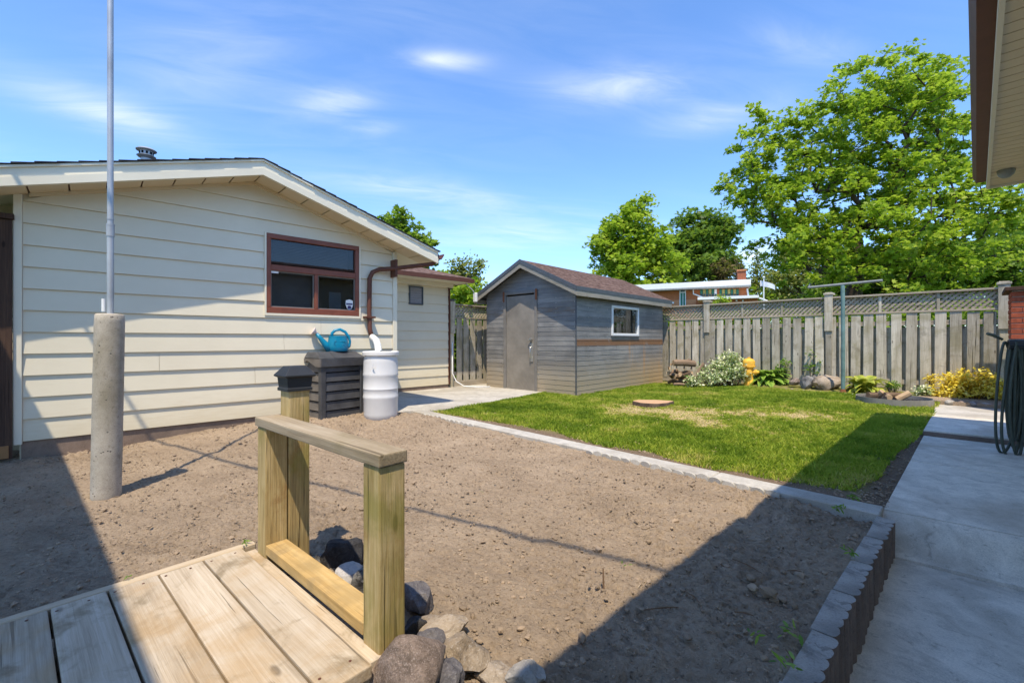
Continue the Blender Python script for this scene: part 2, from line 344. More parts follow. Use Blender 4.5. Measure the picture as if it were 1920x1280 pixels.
def shed_mat(name, wall):               # weathered grey strips with rust runs, in the shed's own coordinates
    k = Mat(name, .5, .4); v = k.co(); x, y, z = k.sep(v)
    sc = (2.2, 40, 40) if wall == 'front' else (40, 2.2, 40)
    g = k.noise(k.co(sc, rnd=9), 1.0, 5, .6, .2); n1 = k.noise(v, 1.7, 6, .65, .5)
    c = k.ramp(k.M('ADD', k.M('MULTIPLY', g, .5), k.M('MULTIPLY', n1, .5)), [(.33, (.12, .118, .115)), (.5, (.20, .196, .188)), (.67, (.30, .285, .255))])
    hsv = k.N.new('ShaderNodeHueSaturation'); k.L.new(c, hsv.inputs['Color']); k.L.new(k.M('ADD', k.M('MULTIPLY', k.rnd(), .35), .82), hsv.inputs['Value']); c = hsv.outputs[0]
    lowf = k.M('MULTIPLY', k.step(k.M('ADD', z, k.M('MULTIPLY', n1, .6)), 1.15, .35), .8); c = k.mix(lowf, c, (.40, .32, .21))
    n2 = k.noise(k.co((4, 4, 30)), 1.0, 5)
    if wall == 'side':
        band = k.M('MULTIPLY', k.step(z, .95, 1.0), k.step(z, 1.135, 1.09)); band = k.M('MULTIPLY', band, k.step(k.noise(v, 2.2, 4), .30, .42))
        c = k.mix(k.M('MULTIPLY', band, .95), c, (.20, .10, .045))
        run = k.M('MULTIPLY', k.step(k.noise(k.co((1, 5.5, .45)), 1.0, 4, .6), .55, .72), k.step(y, 1.7, 2.6)); run = k.M('MULTIPLY', run, k.step(z, 1.2, .9))
        c = k.mix(k.M('MULTIPLY', run, .95), c, (.48, .24, .08)); c = k.mix(k.M('MULTIPLY', k.M('MULTIPLY', k.step(y, 1.4, 3.2), k.step(k.M('ADD', z, k.M('MULTIPLY', n1, .5)), 1.1, .5)), .6), c, (.46, .31, .15))
    else:
        band = k.M('MULTIPLY', k.step(z, 1.60, 1.65), k.step(z, 1.80, 1.74)); c = k.mix(k.M('MULTIPLY', k.M('MULTIPLY', band, k.step(n2, .42, .6)), .6), c, (.19, .13, .08))
    k.color(c); k.bump(g, .3, .003); return k.m
M_shed_f = shed_mat('shed_front_strips', 'front'); M_shed_s = shed_mat('shed_side_strips', 'side')
M_shed_trim = wood('shed_fascia_wood', [(.17, .15, .115), (.28, .255, .205), (.38, .35, .29)], 1, vary=.15)
M_shed_trimx = wood('shed_rake_wood', [(.17, .15, .115), (.28, .255, .205), (.38, .35, .29)], 0, vary=.15)
M_slate = plain('slate_blue_flashing', (.075, .085, .095), .45, .4, var=.15)
M_door = plain('steel_door', (.24, .215, .18), .45, .45, var=.28, scale=2.2, bump=.05)
M_doorframe = plain('door_frame_grey', (.20, .185, .165), .5, .4, var=.2, scale=3)
M_rust = plain('rusty_brown', (.22, .085, .04), .8, .2, var=.35, scale=9)
M_metal = plain('galvanised_pole', (.42, .43, .44), .42, .5, metal=.35, var=.18, scale=5, bump=.08)
M_chrome = plain('bright_handle', (.6, .58, .54), .3, .5, metal=.8, var=.1)
M_white = plain('white_paint', (.78, .78, .76), .5, .4, var=.05)
M_white_plastic = plain('barrel_plastic', (.66, .655, .64), .38, .4, var=.07, scale=2.5, bump=.05)
M_lid = plain('barrel_lid_plastic', (.78, .76, .72), .45, .4, var=.06)
M_comp = plain('black_bin_plastic', (.06, .06, .063), .55, .35, var=.35, scale=5, bump=.15)
M_comp_side = plain('paler_bin_plastic', (.13, .115, .10), .7, .25, var=.3, scale=6, bump=.2)  # paler, browner plastic for the side slats and lid end
M_cap = plain('black_cap_plastic', (.028, .03, .033), .45, .4, var=.2, scale=8)
M_teal = plain('teal_plastic', (.0, .20, .33), .32, .5, var=.1, scale=6, bump=.02)
M_rose = plain('pink_grey_plastic', (.62, .52, .48), .5, .3, var=.08)
M_green_pole = plain('green_painted_steel', (.14, .235, .215), .6, .35, var=.25, scale=7)
M_greybar = plain('grey_steel_bar', (.24, .25, .235), .55, .4, var=.2)
M_yellow = plain('yellow_hydrant_paint', (.78, .42, .05), .6, .3, var=.35, scale=14)
M_hose = plain('dark_hose_rubber', (.07, .08, .06), .5, .35, var=.25, scale=9)
M_steel_ring = plain('fire_ring_steel', (.23, .215, .185), .6, .4, var=.3, scale=4)
M_ash = plain('dark_gravel', (.05, .05, .055), .8, .3, var=.6, scale=30)
M_house = plain('house_wall', (.74, .68, .56), .8, .2)
M_ground = plain('far_grass', (.06, .09, .025), .95, .1, var=.3, scale=.5)
M_bark = wood('bark', [(.035, .024, .018), (.075, .052, .038), (.12, .09, .068)], 2, knots=False, bump=.9)
M_twig = wood('twig_bark', [(.05, .033, .022), (.09, .062, .042), (.13, .10, .072)], 2, knots=False)
M_stem = plain('plant_stem', (.09, .13, .04), .7, .2)
M_black_cable = plain('cable_rubber', (.02, .02, .02), .6, .2)

# ------------------------------------------------------------------ ground levels
def soil_z(X, Y):
    z = .045*sstep(-4.4, -5.9, X)*sstep(0, 1.5, Y)*2+.02*sstep(-4.5, -5.9, X)
    z = z+.085*np.exp(-(((X+1.9)/.9)**2+((Y-.5)/.55)**2))+.075*sstep(-1.2, -2.2, -abs(X+1.8)-1.2)*0
    z = z*sstep(3.56, 2.7, Y)+(-.012)*sstep(3.2, 3.5, Y)-.02*sstep(-.9, -.6, X)+.07*np.exp(-(((X+5.1)/.45)**2+((Y-3.15)/.35)**2))
    z = z-.07*np.exp(-(((X+.95)/.13)**2+((Y-3.05)/.10)**2))
    return z
def lawn_z(X, Y): return .085*sstep(6.6, 10.0, Y)*sstep(-5.0, -3.0, X)
def soil_mat():
    k = Mat('garden_soil', .97, .06); v = k.co(); a = k.noise(v, 2.2, 6, .6, .4); b = k.noise(v, 45, 6, .75); c2 = k.noise(v, 190, 4, .7)
    c = k.ramp(k.M('ADD', k.M('MULTIPLY', a, .45), k.M('MULTIPLY', b, .55)), [(.30, (.215, .160, .108)), (.47, (.355, .268, .185)), (.66, (.48, .37, .26))])
    pit = k.step(k.noise(v, 70, 3, .6, .6), .62, .70); c = k.mix(k.M('MULTIPLY', pit, .55), c, (.09, .06, .042))
    sp = k.step(k.voro(v, 42), .10, .06); c = k.mix(k.M('MULTIPLY', sp, .55), c, (.42, .36, .29))
    k.color(c); k.bump(k.M('ADD', b, k.M('MULTIPLY', k.M('SUBTRACT', 1, pit), .7)), 1.0, .018); k.bump(c2, .8, .006); return k.m
M_soil = soil_mat()
def bald(x, y):
    dry = fbm(x+11, y+5, 1.5, 4, .6); fine = fbm(x+2, y+7, 7, 3, .6)
    zone = np.exp(-(((x+3.3)/1.5)**2+((y-6.1)/1.0)**2))+.85*np.exp(-(((x+1.7)/.8)**2+((y-7.4)/.8)**2))+.5*np.exp(-(((x+2.2)/1.2)**2+((y-5.9)/.5)**2))+.12
    spk = fbm(x+8, y+1, 21, 2, .6); return sstep(.60, .84, dry*.55+.24*zone+.34*fine+.10*spk-.03)
def lawn_mat():
    k = Mat('lawn_soil', .97, .06); v = k.co(); a = k.noise(v, 1.6, 6, .65, .6); b = k.noise(v, 60, 5, .7)
    c = k.ramp(a, [(.40, (.17, .18, .035)), (.64, (.30, .26, .09))]); c = k.mix(k.attr('bald'), c, (.66, .50, .27))
    x, y, z = k.sep(v); edge = k.M('MAXIMUM', k.step(y, 4.10, 3.85), k.step(x, -.66, -.50))
    c = k.mix(edge, c, (.24, .17, .12)); c = k.mix(k.M('MULTIPLY', b, .35), c, (.05, .045, .025)); k.color(c); k.bump(b, 1, .02); return k.m
M_lawn = lawn_mat()

tag(MB().add([(-400, -400, -.36), (400, -400, -.36), (400, 400, -.36), (-400, 400, -.36)], [(0, 1, 2, 3)]).build('ground', M_ground), kind='structure')
# garden bed soil
def mk_soil():
    xs = np.arange(-6.7, -.41, .0135); ys = np.concatenate([np.arange(-3.0, -.3, .05), np.arange(-.3, 3.56, .0135)])
    X, Y = np.meshgrid(xs, ys); Z = soil_z(X, Y)
    n1 = fbm(X, Y, 1.7, 3); n2 = fbm(X+3, Y, 9, 4, .62); n3 = fbm(X, Y+9, 33, 3, .7)
    rough = .5+.9*sstep(.35, .7, fbm(X+50, Y, 1.1, 2))+.5*sstep(-1.6, -.8, X)
    n4 = fbm(X+31, Y+4, 27, 3, .55); n5 = fbm(X+3, Y+44, 55, 2, .6)
    n6 = fbm(X+9, Y+14, 3.3, 2)
    Z = Z+.026*(n1-.5)+.010*(n2-.5)*rough+.012*(n3-.5)*rough+.011*sstep(.58, .76, n4)*rough-.011*sstep(.58, .74, n5)*rough-.018*sstep(.60, .80, n6)
    rake = np.sin((Y*1.0-X*.35)*48)*.0022; Z = Z+rake
    X = X+.006*(fbm(X+7, Y, 40, 2)-.5); o = link(bpy.data.objects.new('soil', grid_mesh('soil', X, Y, Z, M_soil))); tag(o, kind='structure')
mk_soil()
def ico():
    bm = bmesh.new(); bmesh.ops.create_icosphere(bm, subdivisions=1, radius=1); v = np.array([x.co[:] for x in bm.verts]); f = np.array([[a.index for a in p.verts] for p in bm.faces]); bm.free(); return v, f
ICV, ICF = ico()
def scatter(name, pts, sizes, mat, flat=.65, jit=.3, kind='stuff', label=None, parent=None):
    n = len(pts); V = np.repeat(ICV[None], n, 0)*(1+jit*(rng.random((n, len(ICV), 1))-.5)*2)
    s = sizes[:, None, None]*np.stack([.7+.6*rng.random(n), .7+.6*rng.random(n), flat*(.7+.5*rng.random(n))], -1)[:, None, :]
    V = V*s; a = rng.random(n)*6.28; ca, sa = np.cos(a)[:, None], np.sin(a)[:, None]
    V = np.stack([V[..., 0]*ca-V[..., 1]*sa, V[..., 0]*sa+V[..., 1]*ca, V[..., 2]], -1)+pts[:, None, :]
    T = V[:, ICF.ravel()].reshape(-1, 3); me = fast_mesh(name, T, 3, mat)
    o = link(bpy.data.objects.new(name, me)); o['kind'] = kind
    if parent: o.parent = parent
    if label: o['label'] = label
    return o
def deck_in(X, Y):
    x = X*math.cos(R(-5.1))-Y*math.sin(R(-5.1)); y = X*math.sin(R(-5.1))+Y*math.cos(R(-5.1)); return (x > -2.25) & (x < -1.1) & (y < .75)
n = 17000; x = -6.2+5.75*rng.random(n); y = -.6+4.1*rng.random(n); s = .0020+.0075*rng.random(n)**5+.013*(rng.random(n)**26)
s = s*(1+.25*(x > -1.4)); z = soil_z(x, y)+.006; k = ~deck_in(x, y)
tag(scatter('soil_clods', np.stack([x, y, z], -1)[k], s[k], M_soil_clod, label='loose clods lying over the bare garden soil'), cat='soil')
n = 900; x = -6.0+5.5*rng.random(n); y = -.4+3.9*rng.random(n); k = ~deck_in(x, y); x, y = x[k], y[k]; a = rng.random(len(x))*6.28; l_ = .006+.028*rng.random(len(x))**3
dx, dy = np.cos(a)*l_, np.sin(a)*l_; z = soil_z(x, y)+.010
V = np.stack([np.stack([x-dx, y-dy, z], -1), np.stack([x-dy*.02, y+dx*.02, z+.005], -1), np.stack([x+dx, y+dy, z+.001], -1), np.stack([x+dy*.06+.001, y-dx*.06, z+.005], -1)], 1).reshape(-1, 3)
M_litter = plain('plant_litter', (.42, .33, .22), .9, .1, var=.5, scale=40); tag(link(bpy.data.objects.new('plant_litter', fast_mesh('plant_litter', V, 4, M_litter))), 'small dry plant litter strewn over the soil bed', 'litter', kind='stuff')
# lawn sheet
xs = np.arange(-6.6, -.38, .04); ys = np.arange(3.72, 11.5, .04); X, Y = np.meshgrid(xs, ys); Z = lawn_z(X, Y)+.022*(fbm(X, Y, 3, 3)-.5)-.02*sstep(-.6, -.42, X)+.05*sstep(10.2, 10.5, Y)*sstep(-5, -3, X)
lg = grid_mesh('lawn_ground', X, Y, Z, M_lawn); at_ = lg.attributes.new('bald', 'FLOAT', 'POINT'); at_.data.foreach_set('value', bald(X, Y).ravel().astype(np.float32))
tag(link(bpy.data.objects.new('lawn_ground', lg)), kind='structure')
n = 2600; x = np.concatenate([-.42-.30*rng.random(n//2), -5.6+5.2*rng.random(n//2)]); y = np.concatenate([3.8+3.2*rng.random(n//2), 3.76+.28*rng.random(n//2)])
tag(scatter('border_clods', np.stack([x, y, lawn_z(x, y)+.002], -1), .003+.011*rng.random(n)**4, M_soil_clod, label='crumbs of bare earth along the lawn edges'), cat='soil')
# concrete pad between garage and shed
tag(MB().prism([(-5.92, 3.53), (-5.70, 3.76), (-5.72, 4.6), (-5.95, 5.7), (-6.15, 6.9), (-6.0, 12), (-9, 12), (-9, 3.0), (-6.02, 3.0)], -.4, .022).build('concrete_pad', M_conc_light), kind='structure')
# kerb strip between soil and lawn
kb = MB()
for a, b in ((-6.0, -4.55), (-4.545, -2.92), (-2.915, -1.45), (-1.445, -.415)): kb.box(a, b, 3.545, 3.735, -.2, .018)
tag(kb.build('kerb', M_conc_light, bevel=.006), kind='structure')
# half round tile edging in the soil along the kerb
te = thing('scalloped_edging', 'half buried scalloped edging tiles between bare soil and concrete kerb', 'edging', (-3, 3.53, 0))
tm = MB()
for i in range(7):
    a = math.pi*i/6
tile = MB(); prof = [(-.045, -.08)]+[(-.045*math.cos(math.pi*i/8), .012+.028*math.sin(math.pi*i/8)) for i in range(9)]+[(.045, -.08)]
tile.prism(prof, -.012, .012, Matrix.Rotation(R(90), 4, 'X')); tme = tile.mesh('tile', M_conc_light)
for i, xx in enumerate(list(np.arange(-5.55, -4.4, .1))+list(np.arange(-2.6, -.95, .1))):
    inst('tile', tme, te, (xx+3, -.004+random.uniform(-.012, .008), random.uniform(-.022, -.002)), (random.uniform(-.15, .15), 0, random.uniform(-.08, .08)))

# walkway, lower slab, ramp and upper slab as one sheet with score lines
def walk():
    P0 = Vector((-.412, 3.70)); mb = MB()
    def zn(y): return -.205-.045*(3.54-y)
    def row(y, z, x0=-.41, x1=.62): return [(x0, y, z), (x1, y+.02, z)]
    rows = []
    for y in (-2.5, 0, 1.2, 2.4): rows.append((y, zn(y)))
    pts = [(3.490, zn(3.5)), (3.496, zn(3.5)-.022), (3.510, zn(3.5)-.022), (3.516, zn(3.5)), (3.56, -.185), (3.60, -.12), (3.645, -.045), (3.68, -.012), (3.715, 0.0), (3.719, -.022), (3.731, -.022), (3.735, 0), (4.5, .002), (5.4, .002), (5.404, -.02), (5.422, -.02), (5.426, .002), (6.4, .004), (6.95, .004)]
    rows += pts; nn = 12; vs = []; fs = []
    for (y, z) in rows:
        for i in range(nn+1):
            t = i/nn; xx = -.415+1.1*t
            dy = (.10*t if 3.49 < y < 3.76 else 0); vs.append((xx, y+dy, z+.004*(mnoise.noise(Vector((xx*3, y*3, 0))))))
    for j in range(len(rows)-1):
        for i in range(nn): a = j*(nn+1)+i; fs.append((a, a+1, a+nn+2, a+nn+1))
    mb.add(vs, fs); return mb
tag(walk().build('walkway', M_conc, smooth=40), kind='structure')
up = MB().prism([(-.42, 6.95), (.70, 7.02), (.70, 8.6), (-.42, 8.5)], -.3, .068)
tag(up.build('walkway_step', M_conc, bevel=.01), kind='structure')
tag(MB().box(-.425, .70, 6.925, 6.952, -.1, .05).build('step_riser', M_block_face), kind='structure')
tag(MB().prism([(-.42, 8.5), (1.8, 8.55), (1.8, 9.95), (-.45, 9.85)], -.3, .071).build('paved_corner', M_conc_light, bevel=.01), kind='structure')
tag(MB().box(-.7, 2.2, 9.8, 11.5, -.3, .13).build('flower_bed', M_soil), kind='structure')

# concrete edging blocks
be = thing('block_edging', 'grey scalloped concrete blocks edging the raised soil along the walkway', 'edging', (-.49, 1.0, -.28))
def blockmesh(seed, L=.385, W=.09, H=.285, ns=5):
    rs = random.Random(seed)
    r = L/ns/2; out = [(-W, .003)]
    pts = []
    for i in range(ns):
        c = .003+(L-.006)*(i+.5)/ns; dp = rs.uniform(.012, .021)
        for j in range(7):
            a = -math.pi/2+math.pi*j/6; pts.append((-.018+dp*math.cos(a)+rs.uniform(-.0015, .0015), c+rs.uniform(-.001, .001)+((L-.006)/ns/2)*math.sin(a)))
    poly = [(-W, .003)]+pts+[(-W, L-.003)]
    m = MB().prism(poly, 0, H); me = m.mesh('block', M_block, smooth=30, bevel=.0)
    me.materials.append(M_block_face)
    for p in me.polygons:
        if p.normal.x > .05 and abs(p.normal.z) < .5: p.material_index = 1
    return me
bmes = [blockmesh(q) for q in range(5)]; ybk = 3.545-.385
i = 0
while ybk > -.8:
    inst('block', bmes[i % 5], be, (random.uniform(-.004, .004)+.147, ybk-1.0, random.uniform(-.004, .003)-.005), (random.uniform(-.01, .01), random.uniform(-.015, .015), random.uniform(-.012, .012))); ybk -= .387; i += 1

# ------------------------------------------------------------------ lap siding
def lap(parent, M, u0, u1, z0, zt, e, mat, holes=(), lim=None, t0=.004, t1=.02, name='board', seam=False):
    """M(u,n,z) -> local point. lim(z) -> (ulo, uhi)."""
    z = z0; k = 0
    while z < zt-.01:
        za, zb = z, min(z+e, zt)
        segs = [(u0, u1, za, zb)]
        for (h0, h1, g0, g1) in holes:
            new = []
            for (a, b, c, d) in segs:
                if g1 <= c or g0 >= d or h1 <= a or h0 >= b: new.append((a, b, c, d)); continue
                new.append((a, h0, c, d)) if h0 > a else None
                new.append((h1, b, c, d)) if h1 < b else None
                if g0 > c+.005: new.append((max(a, h0), min(b, h1), c, g0))
                if g1 < d-.005: new.append((max(a, h0), min(b, h1), g1, d))
            segs = new
        for (a, b, c, d) in segs:
            la, lb = (lim(c) if lim else (a, b)), (lim(d) if lim else (a, b))
            a0, b0 = max(a, la[0]), min(b, la[1]); a1, b1 = max(a, lb[0]), min(b, lb[1])
            if b0-a0 < .01: continue
            if seam and b0-a0 > 2.0 and a0 == a and b0 == b and a1 == a and b1 == b:
                q = a+(b-a)*random.uniform(.25, .75); sub = [(a, q-.0015), (q+.0015, b)]
            else: sub = None
            if b1 < a1: a1 = b1 = (a1+b1)/2
            lo = t1-(t1-t0)*(c-za)/e; hi = t1-(t1-t0)*(d-za)/e
            d_ = d-.0015
            for (p0, q0, p1, q1) in ([(u, w, u, w) for u, w in sub] if sub else [(a0, b0, a1, b1)]):
                j = random.uniform(-.0012, .0012) if seam else 0
                MB().hexa([M(p0, 0, c), M(q0, 0, c), M(q0, lo+j, c), M(p0, lo-j, c)], [M(p1, 0, d_), M(q1, 0, d_), M(q1, hi, d_), M(p1, hi, d_)]).build(name, mat, parent)
        z += e; k += 1

# ------------------------------------------------------------------ garage
GX = -6.0
g = thing('garage', 'cream sided garage with low gable roof and brown framed window', 'garage', (GX, 0, 0))
AP, SL = 1.418, .305                    # apex y, roof slope
def wall_top(y): return 3.02-SL*abs(y-AP)
def lim(z):
    w = (3.02-z)/SL; return (AP-w, AP+w)
gm = lambda u, n, z: Vector((n, u, z))
WY0, WY1, WZ0, WZ1 = 1.55, 2.725, 1.43, 2.41
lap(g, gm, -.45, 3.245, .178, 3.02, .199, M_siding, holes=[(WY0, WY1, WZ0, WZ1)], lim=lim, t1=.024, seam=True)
MB().hexa([(-.06, -.47, -.3), (-.06, 3.31, -.3), (-.06, 3.31, 2.4), (-.06, -.47, 2.4)], [(-.03, -.47, -.3), (-.03, 3.31, -.3), (-.03, 3.31, 2.4), (-.03, -.47, 2.4)])
core = MB()                              # wall core with the window opening left free
for (a, b, c, d) in ((-.47, WY0, -.3, 2.45), (WY1, 3.31, -.3, 2.45), (WY0, WY1, -.3, WZ0), (WY0, WY1, WZ1, 2.45)): core.box(-.12, -.002, a, b, c, d)
core.prism([(-.47, 2.45), (3.31, 2.45), (AP, 3.03)], -.002, -.12, Matrix(((0, 0, 1, 0), (1, 0, 0, 0), (0, 1, 0, 0), (0, 0, 0, 1))))
core.box(-6, -.12, 3.2, 3.31, -.3, 2.45); core.box(-6, -.12, -.47, -.36, -.3, 2.45)
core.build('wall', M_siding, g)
MB().box(0, .005, -.46, 3.30, -.3, .172).build('foundation', M_found, g)
MB().box(-.01, .034, -.508, -.452, .15, 2.42).build('corner_trim', M_trim, g, bevel=.004)
MB().box(-.01, .034, 3.247, 3.315, .05, 2.40).build('corner_trim', M_trim, g, bevel=.004)
# rake fascia: upper band and lower lip, soffit panels
OV = .40
YL, YR = -.93, 3.79
def zr(y): return 2.975-SL*abs(y-AP)     # bottom of rake
for (ya, yb) in ((YL, AP), (AP, YR)):
    MB().hexa([(OV-.03, ya, zr(ya)+.075), (OV-.03, yb, zr(yb)+.075), (OV, yb, zr(yb)+.075), (OV, ya, zr(ya)+.075)],
              [(OV-.03, ya, zr(ya)+.155), (OV-.03, yb, zr(yb)+.155), (OV, yb, zr(yb)+.155), (OV, ya, zr(ya)+.155)]).build('fascia', M_trim, g)
    MB().hexa([(OV-.035, ya, zr(ya)), (OV-.035, yb, zr(yb)), (OV+.012, yb, zr(yb)), (OV+.012, ya, zr(ya))],
              [(OV-.035, ya, zr(ya)+.075), (OV-.035, yb, zr(yb)+.075), (OV+.012, yb, zr(yb)+.075), (OV+.012, ya, zr(ya)+.075)]).build('fascia_lip', M_trim, g)
    MB().hexa([(OV-.03, ya, zr(ya)+.155), (OV-.03, yb, zr(yb)+.155), (OV+.018, yb, zr(yb)+.155), (OV+.018, ya, zr(ya)+.155)],
              [(OV-.03, ya, zr(ya)+.175), (OV-.03, yb, zr(yb)+.175), (OV+.018, yb, zr(yb)+.175), (OV+.018, ya, zr(ya)+.175)]).build('drip_edge', M_trim, g)
    n = int(round(abs(yb-ya)/.262))
    for i in range(n):
        a = ya+(yb-ya)*(i+.025)/n; b = ya+(yb-ya)*(i+.975)/n
        MB().hexa([(0.0, a, zr(a)+.02), (OV-.036, a, zr(a)+.02), (OV-.036, b, zr(b)+.02), (0, b, zr(b)+.02)],
                  [(0.0, a, zr(a)+.035), (OV-.036, a, zr(a)+.035), (OV-.036, b, zr(b)+.035), (0, b, zr(b)+.035)]).build('soffit_panel', M_soffit, g)
    MB().hexa([(0, ya, zr(ya)+.037), (OV-.03, ya, zr(ya)+.037), (OV-.03, yb, zr(yb)+.037), (0, yb, zr(yb)+.037)],
              [(0, ya, zr(ya)+.05), (OV-.03, ya, zr(ya)+.05), (OV-.03, yb, zr(yb)+.05), (0, yb, zr(yb)+.05)]).build('soffit_backing', M_brown, g)
# soffit along wall trim
for (ya, yb) in ((-.41, AP), (AP, 3.24)):
    MB().hexa([(.0, ya, zr(ya)-.012), (.0, yb, zr(yb)-.012), (.035, yb, zr(yb)-.012), (.035, ya, zr(ya)-.012)],
              [(.0, ya, zr(ya)+.019), (.0, yb, zr(yb)+.019), (.035, yb, zr(yb)+.019), (.035, ya, zr(ya)+.019)]).build('frieze_trim', M_soffit, g)
# shingle courses (each a proud strip), joined
sg = MB()
for side in (-1, 1):
    L = (AP-YL) if side < 0 else (YR-AP); L += .03; n = int(L/.135)
    for i in range(n+1):
        s0 = i*.135; s1 = min(s0+.15, L); ya, yb = AP+side*s0, AP+side*s1
        za = zr(ya)+.178+.004; zb = zr(yb)+.178+.016; o = OV+.03+random.uniform(-.008, .008)
        sg.hexa([(-6.2, ya, za-.006), (o, ya, za-.006), (o, yb, zb-.012), (-6.2, yb, zb-.012)], [(-6.2, ya, za+.004), (o, ya, za+.004), (o, yb, zb+.002), (-6.2, yb, zb+.002)])
sg.build('shingles', M_sh_dark, g, kind='stuff')
MB().hexa([(-6.2, YL, zr(YL)+.05), (OV-.04, YL, zr(YL)+.05), (OV-.04, AP, zr(AP)+.05), (-6.2, AP, zr(AP)+.05)], [(-6.2, YL, zr(YL)+.17), (OV-.04, YL, zr(YL)+.17), (OV-.04, AP, zr(AP)+.17), (-6.2, AP, zr(AP)+.17)]).hexa(
    [(-6.2, AP, zr(AP)+.05), (OV-.04, AP, zr(AP)+.05), (OV-.04, YR, zr(YR)+.05), (-6.2, YR, zr(YR)+.05)], [(-6.2, AP, zr(AP)+.17), (OV-.04, AP, zr(AP)+.17), (OV-.04, YR, zr(YR)+.17), (-6.2, YR, zr(YR)+.17)]).build('roof', M_trim, g)
# eave gutter along the right eave
gp = [(0, .0), (.0, -.085), (.07, -.085), (.115, -.02), (.115, 0), (.105, 0), (.10, -.018), (.065, -.075), (.01, -.075), (.01, 0)]
MB().prism([(y+YR+.005, z+zr(YR)+.155) for y, z in gp], -6.2, OV-.01, Matrix(((0, 0, 1, 0), (1, 0, 0, 0), (0, 1, 0, 0), (0, 0, 0, 1)))).build('gutter', M_brown, g)
# window
w = MB(); fw = .075
for (a, b, c, d) in ((WY0, WY1, WZ0, WZ0+fw), (WY0, WY1, WZ1-fw*.8, WZ1), (WY0, WY0+fw*.7, WZ0+fw, WZ1-fw*.8), (WY1-fw*.7, WY1, WZ0+fw, WZ1-fw*.8), (WY0+fw*.7, WY1-fw*.7, 1.955, 2.03), (2.12, 2.165, WZ0+fw, 1.955)):
    w.box(-.05, .03, a, b, c, d)
wf = w.build('window', M_winframe, g, bevel=.005)
for (a, b, c, d) in ((WY0+.05, 2.12, WZ0+fw, 1.955), (2.165, WY1-.05, WZ0+fw, 1.955)):
    MB().box(-.02, -.012, a-.004, b+.004, c-.004, d+.004).build('pane', M_glass, wf)
    f2 = MB()
    for (p, q, r_, s_) in ((a+.002, b-.002, c+.001, c+.014), (a+.002, b-.002, d-.014, d-.001), (a+.002, a+.013, c+.014, d-.014), (b-.013, b-.002, c+.014, d-.014)): f2.box(-.011, .004, p, q, r_, s_)
    f2.build('sash', M_doorframe, wf)
MB().box(-.02, -.012, WY0+.045, WY1-.045, 2.026, WZ1-.055).build('pane', M_glass, wf)
cs = MB()
for (a, b, c, d) in ((WY0-.02, WY1+.02, WZ0-.03, WZ0-.001), (WY0-.02, WY0-.001, WZ0, WZ1+.005), (WY1+.001, WY1+.02, WZ0, WZ1+.005)): cs.box(0, .036, a, b, c, d)
cs.build('window_casing', M_trim, g)
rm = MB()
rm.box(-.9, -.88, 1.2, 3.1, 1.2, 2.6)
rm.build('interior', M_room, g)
bl = MB(); M_blind = plain('brown_blind', (.075, .06, .05), .6, .3)
for i in range(15): bl.box(-.10, -.075, WY0+.06, WY1-.12, 2.075+i*.020, 2.088+i*.020, Matrix.Identity(4))
bl.build('blind', M_blind, g, kind='stuff')
MB().box(-.075, -.07, WY0+.07, 2.11, WZ0+.08, 1.95).build('curtain', plain('grey_curtain', (.075, .072, .075), .9, .1, var=.3, scale=5), g)
MB().box(-.35, -.34, 2.45, 2.62, 1.52, 1.78).build('card', plain('grey_green_card', (.16, .22, .23), .6), g)
MB().box(-.30, -.29, 2.22, 2.26, 1.52, 1.95).build('curtain_edge', plain('blue_grey_drape', (.12, .14, .18), .8), g)
sh = [(-.05, .06), (0, .075), (.05, .06), (.052, 0), (.035, -.045), (0, -.075), (-.035, -.045), (-.052, 0)]
sy, sz = 2.60, 1.585; MX = Matrix(((0, 0, 1, 0), (1, 0, 0, 0), (0, 1, 0, 0), (0, 0, 0, 1)))
st = MB().prism([(sy+a, sz+b) for a, b in sh], -.010, -.006, MX).build('sticker', M_white, wf)
M_purple = plain('purple_print', (.06, .05, .14), .5)
em = MB().box(-.0055, -.0045, sy-.045, sy+.045, sz+.0, sz+.022); em.prism([(sy+.03*math.cos(a), sz-.035+.026*math.sin(a)) for a in np.linspace(0, 6.28, 7)[:-1]], -.0055, -.0045, MX)
em.build('sticker_print', M_purple, wf)
MB().box(.008, .012, WY0+.058, WY0+.14, 1.925, 1.95).build('white_tag', M_white, wf)
# square patch plate on the siding and pipe stub
MB().box(.022, .03, .02, .2, .80, .965).build('patch_plate', M_siding, g)
MB().tube([(.03, .12, .15), (.10, .11, -.02)], .012, 8).build('pipe_stub', M_greybar, g, smooth=True)
# roof vent cap
rv = MB(); rv.lathe([(.06, -.30), (.06, .12), (.085, .13), (.105, .15), (.085, .16), (.075, .165), (.075, .215), (.11, .222), (.115, .23), (.09, .25), (.04, .262)], 20)
vo = rv.build('roof_vent', M_metal, g, smooth=35); vo.scale = (.82,)*3; vo.location = (-.28, .44, zr(.44)+.31)
vd = MB()
for i in range(10):
    a = i*math.pi/5; vd.box(.0755, .078, -.012, .012, .172, .205, Matrix.Rotation(a, 4, 'Z'))
vd.build('vent_slots', M_dark, vo)
# second wing of the wall, left of the corner
lap(g, lambda u, n, z: Vector((-.5+n, u, z)), -1.7, -.51, -.2, 2.5, .1, M_siding_ext, t1=.014)

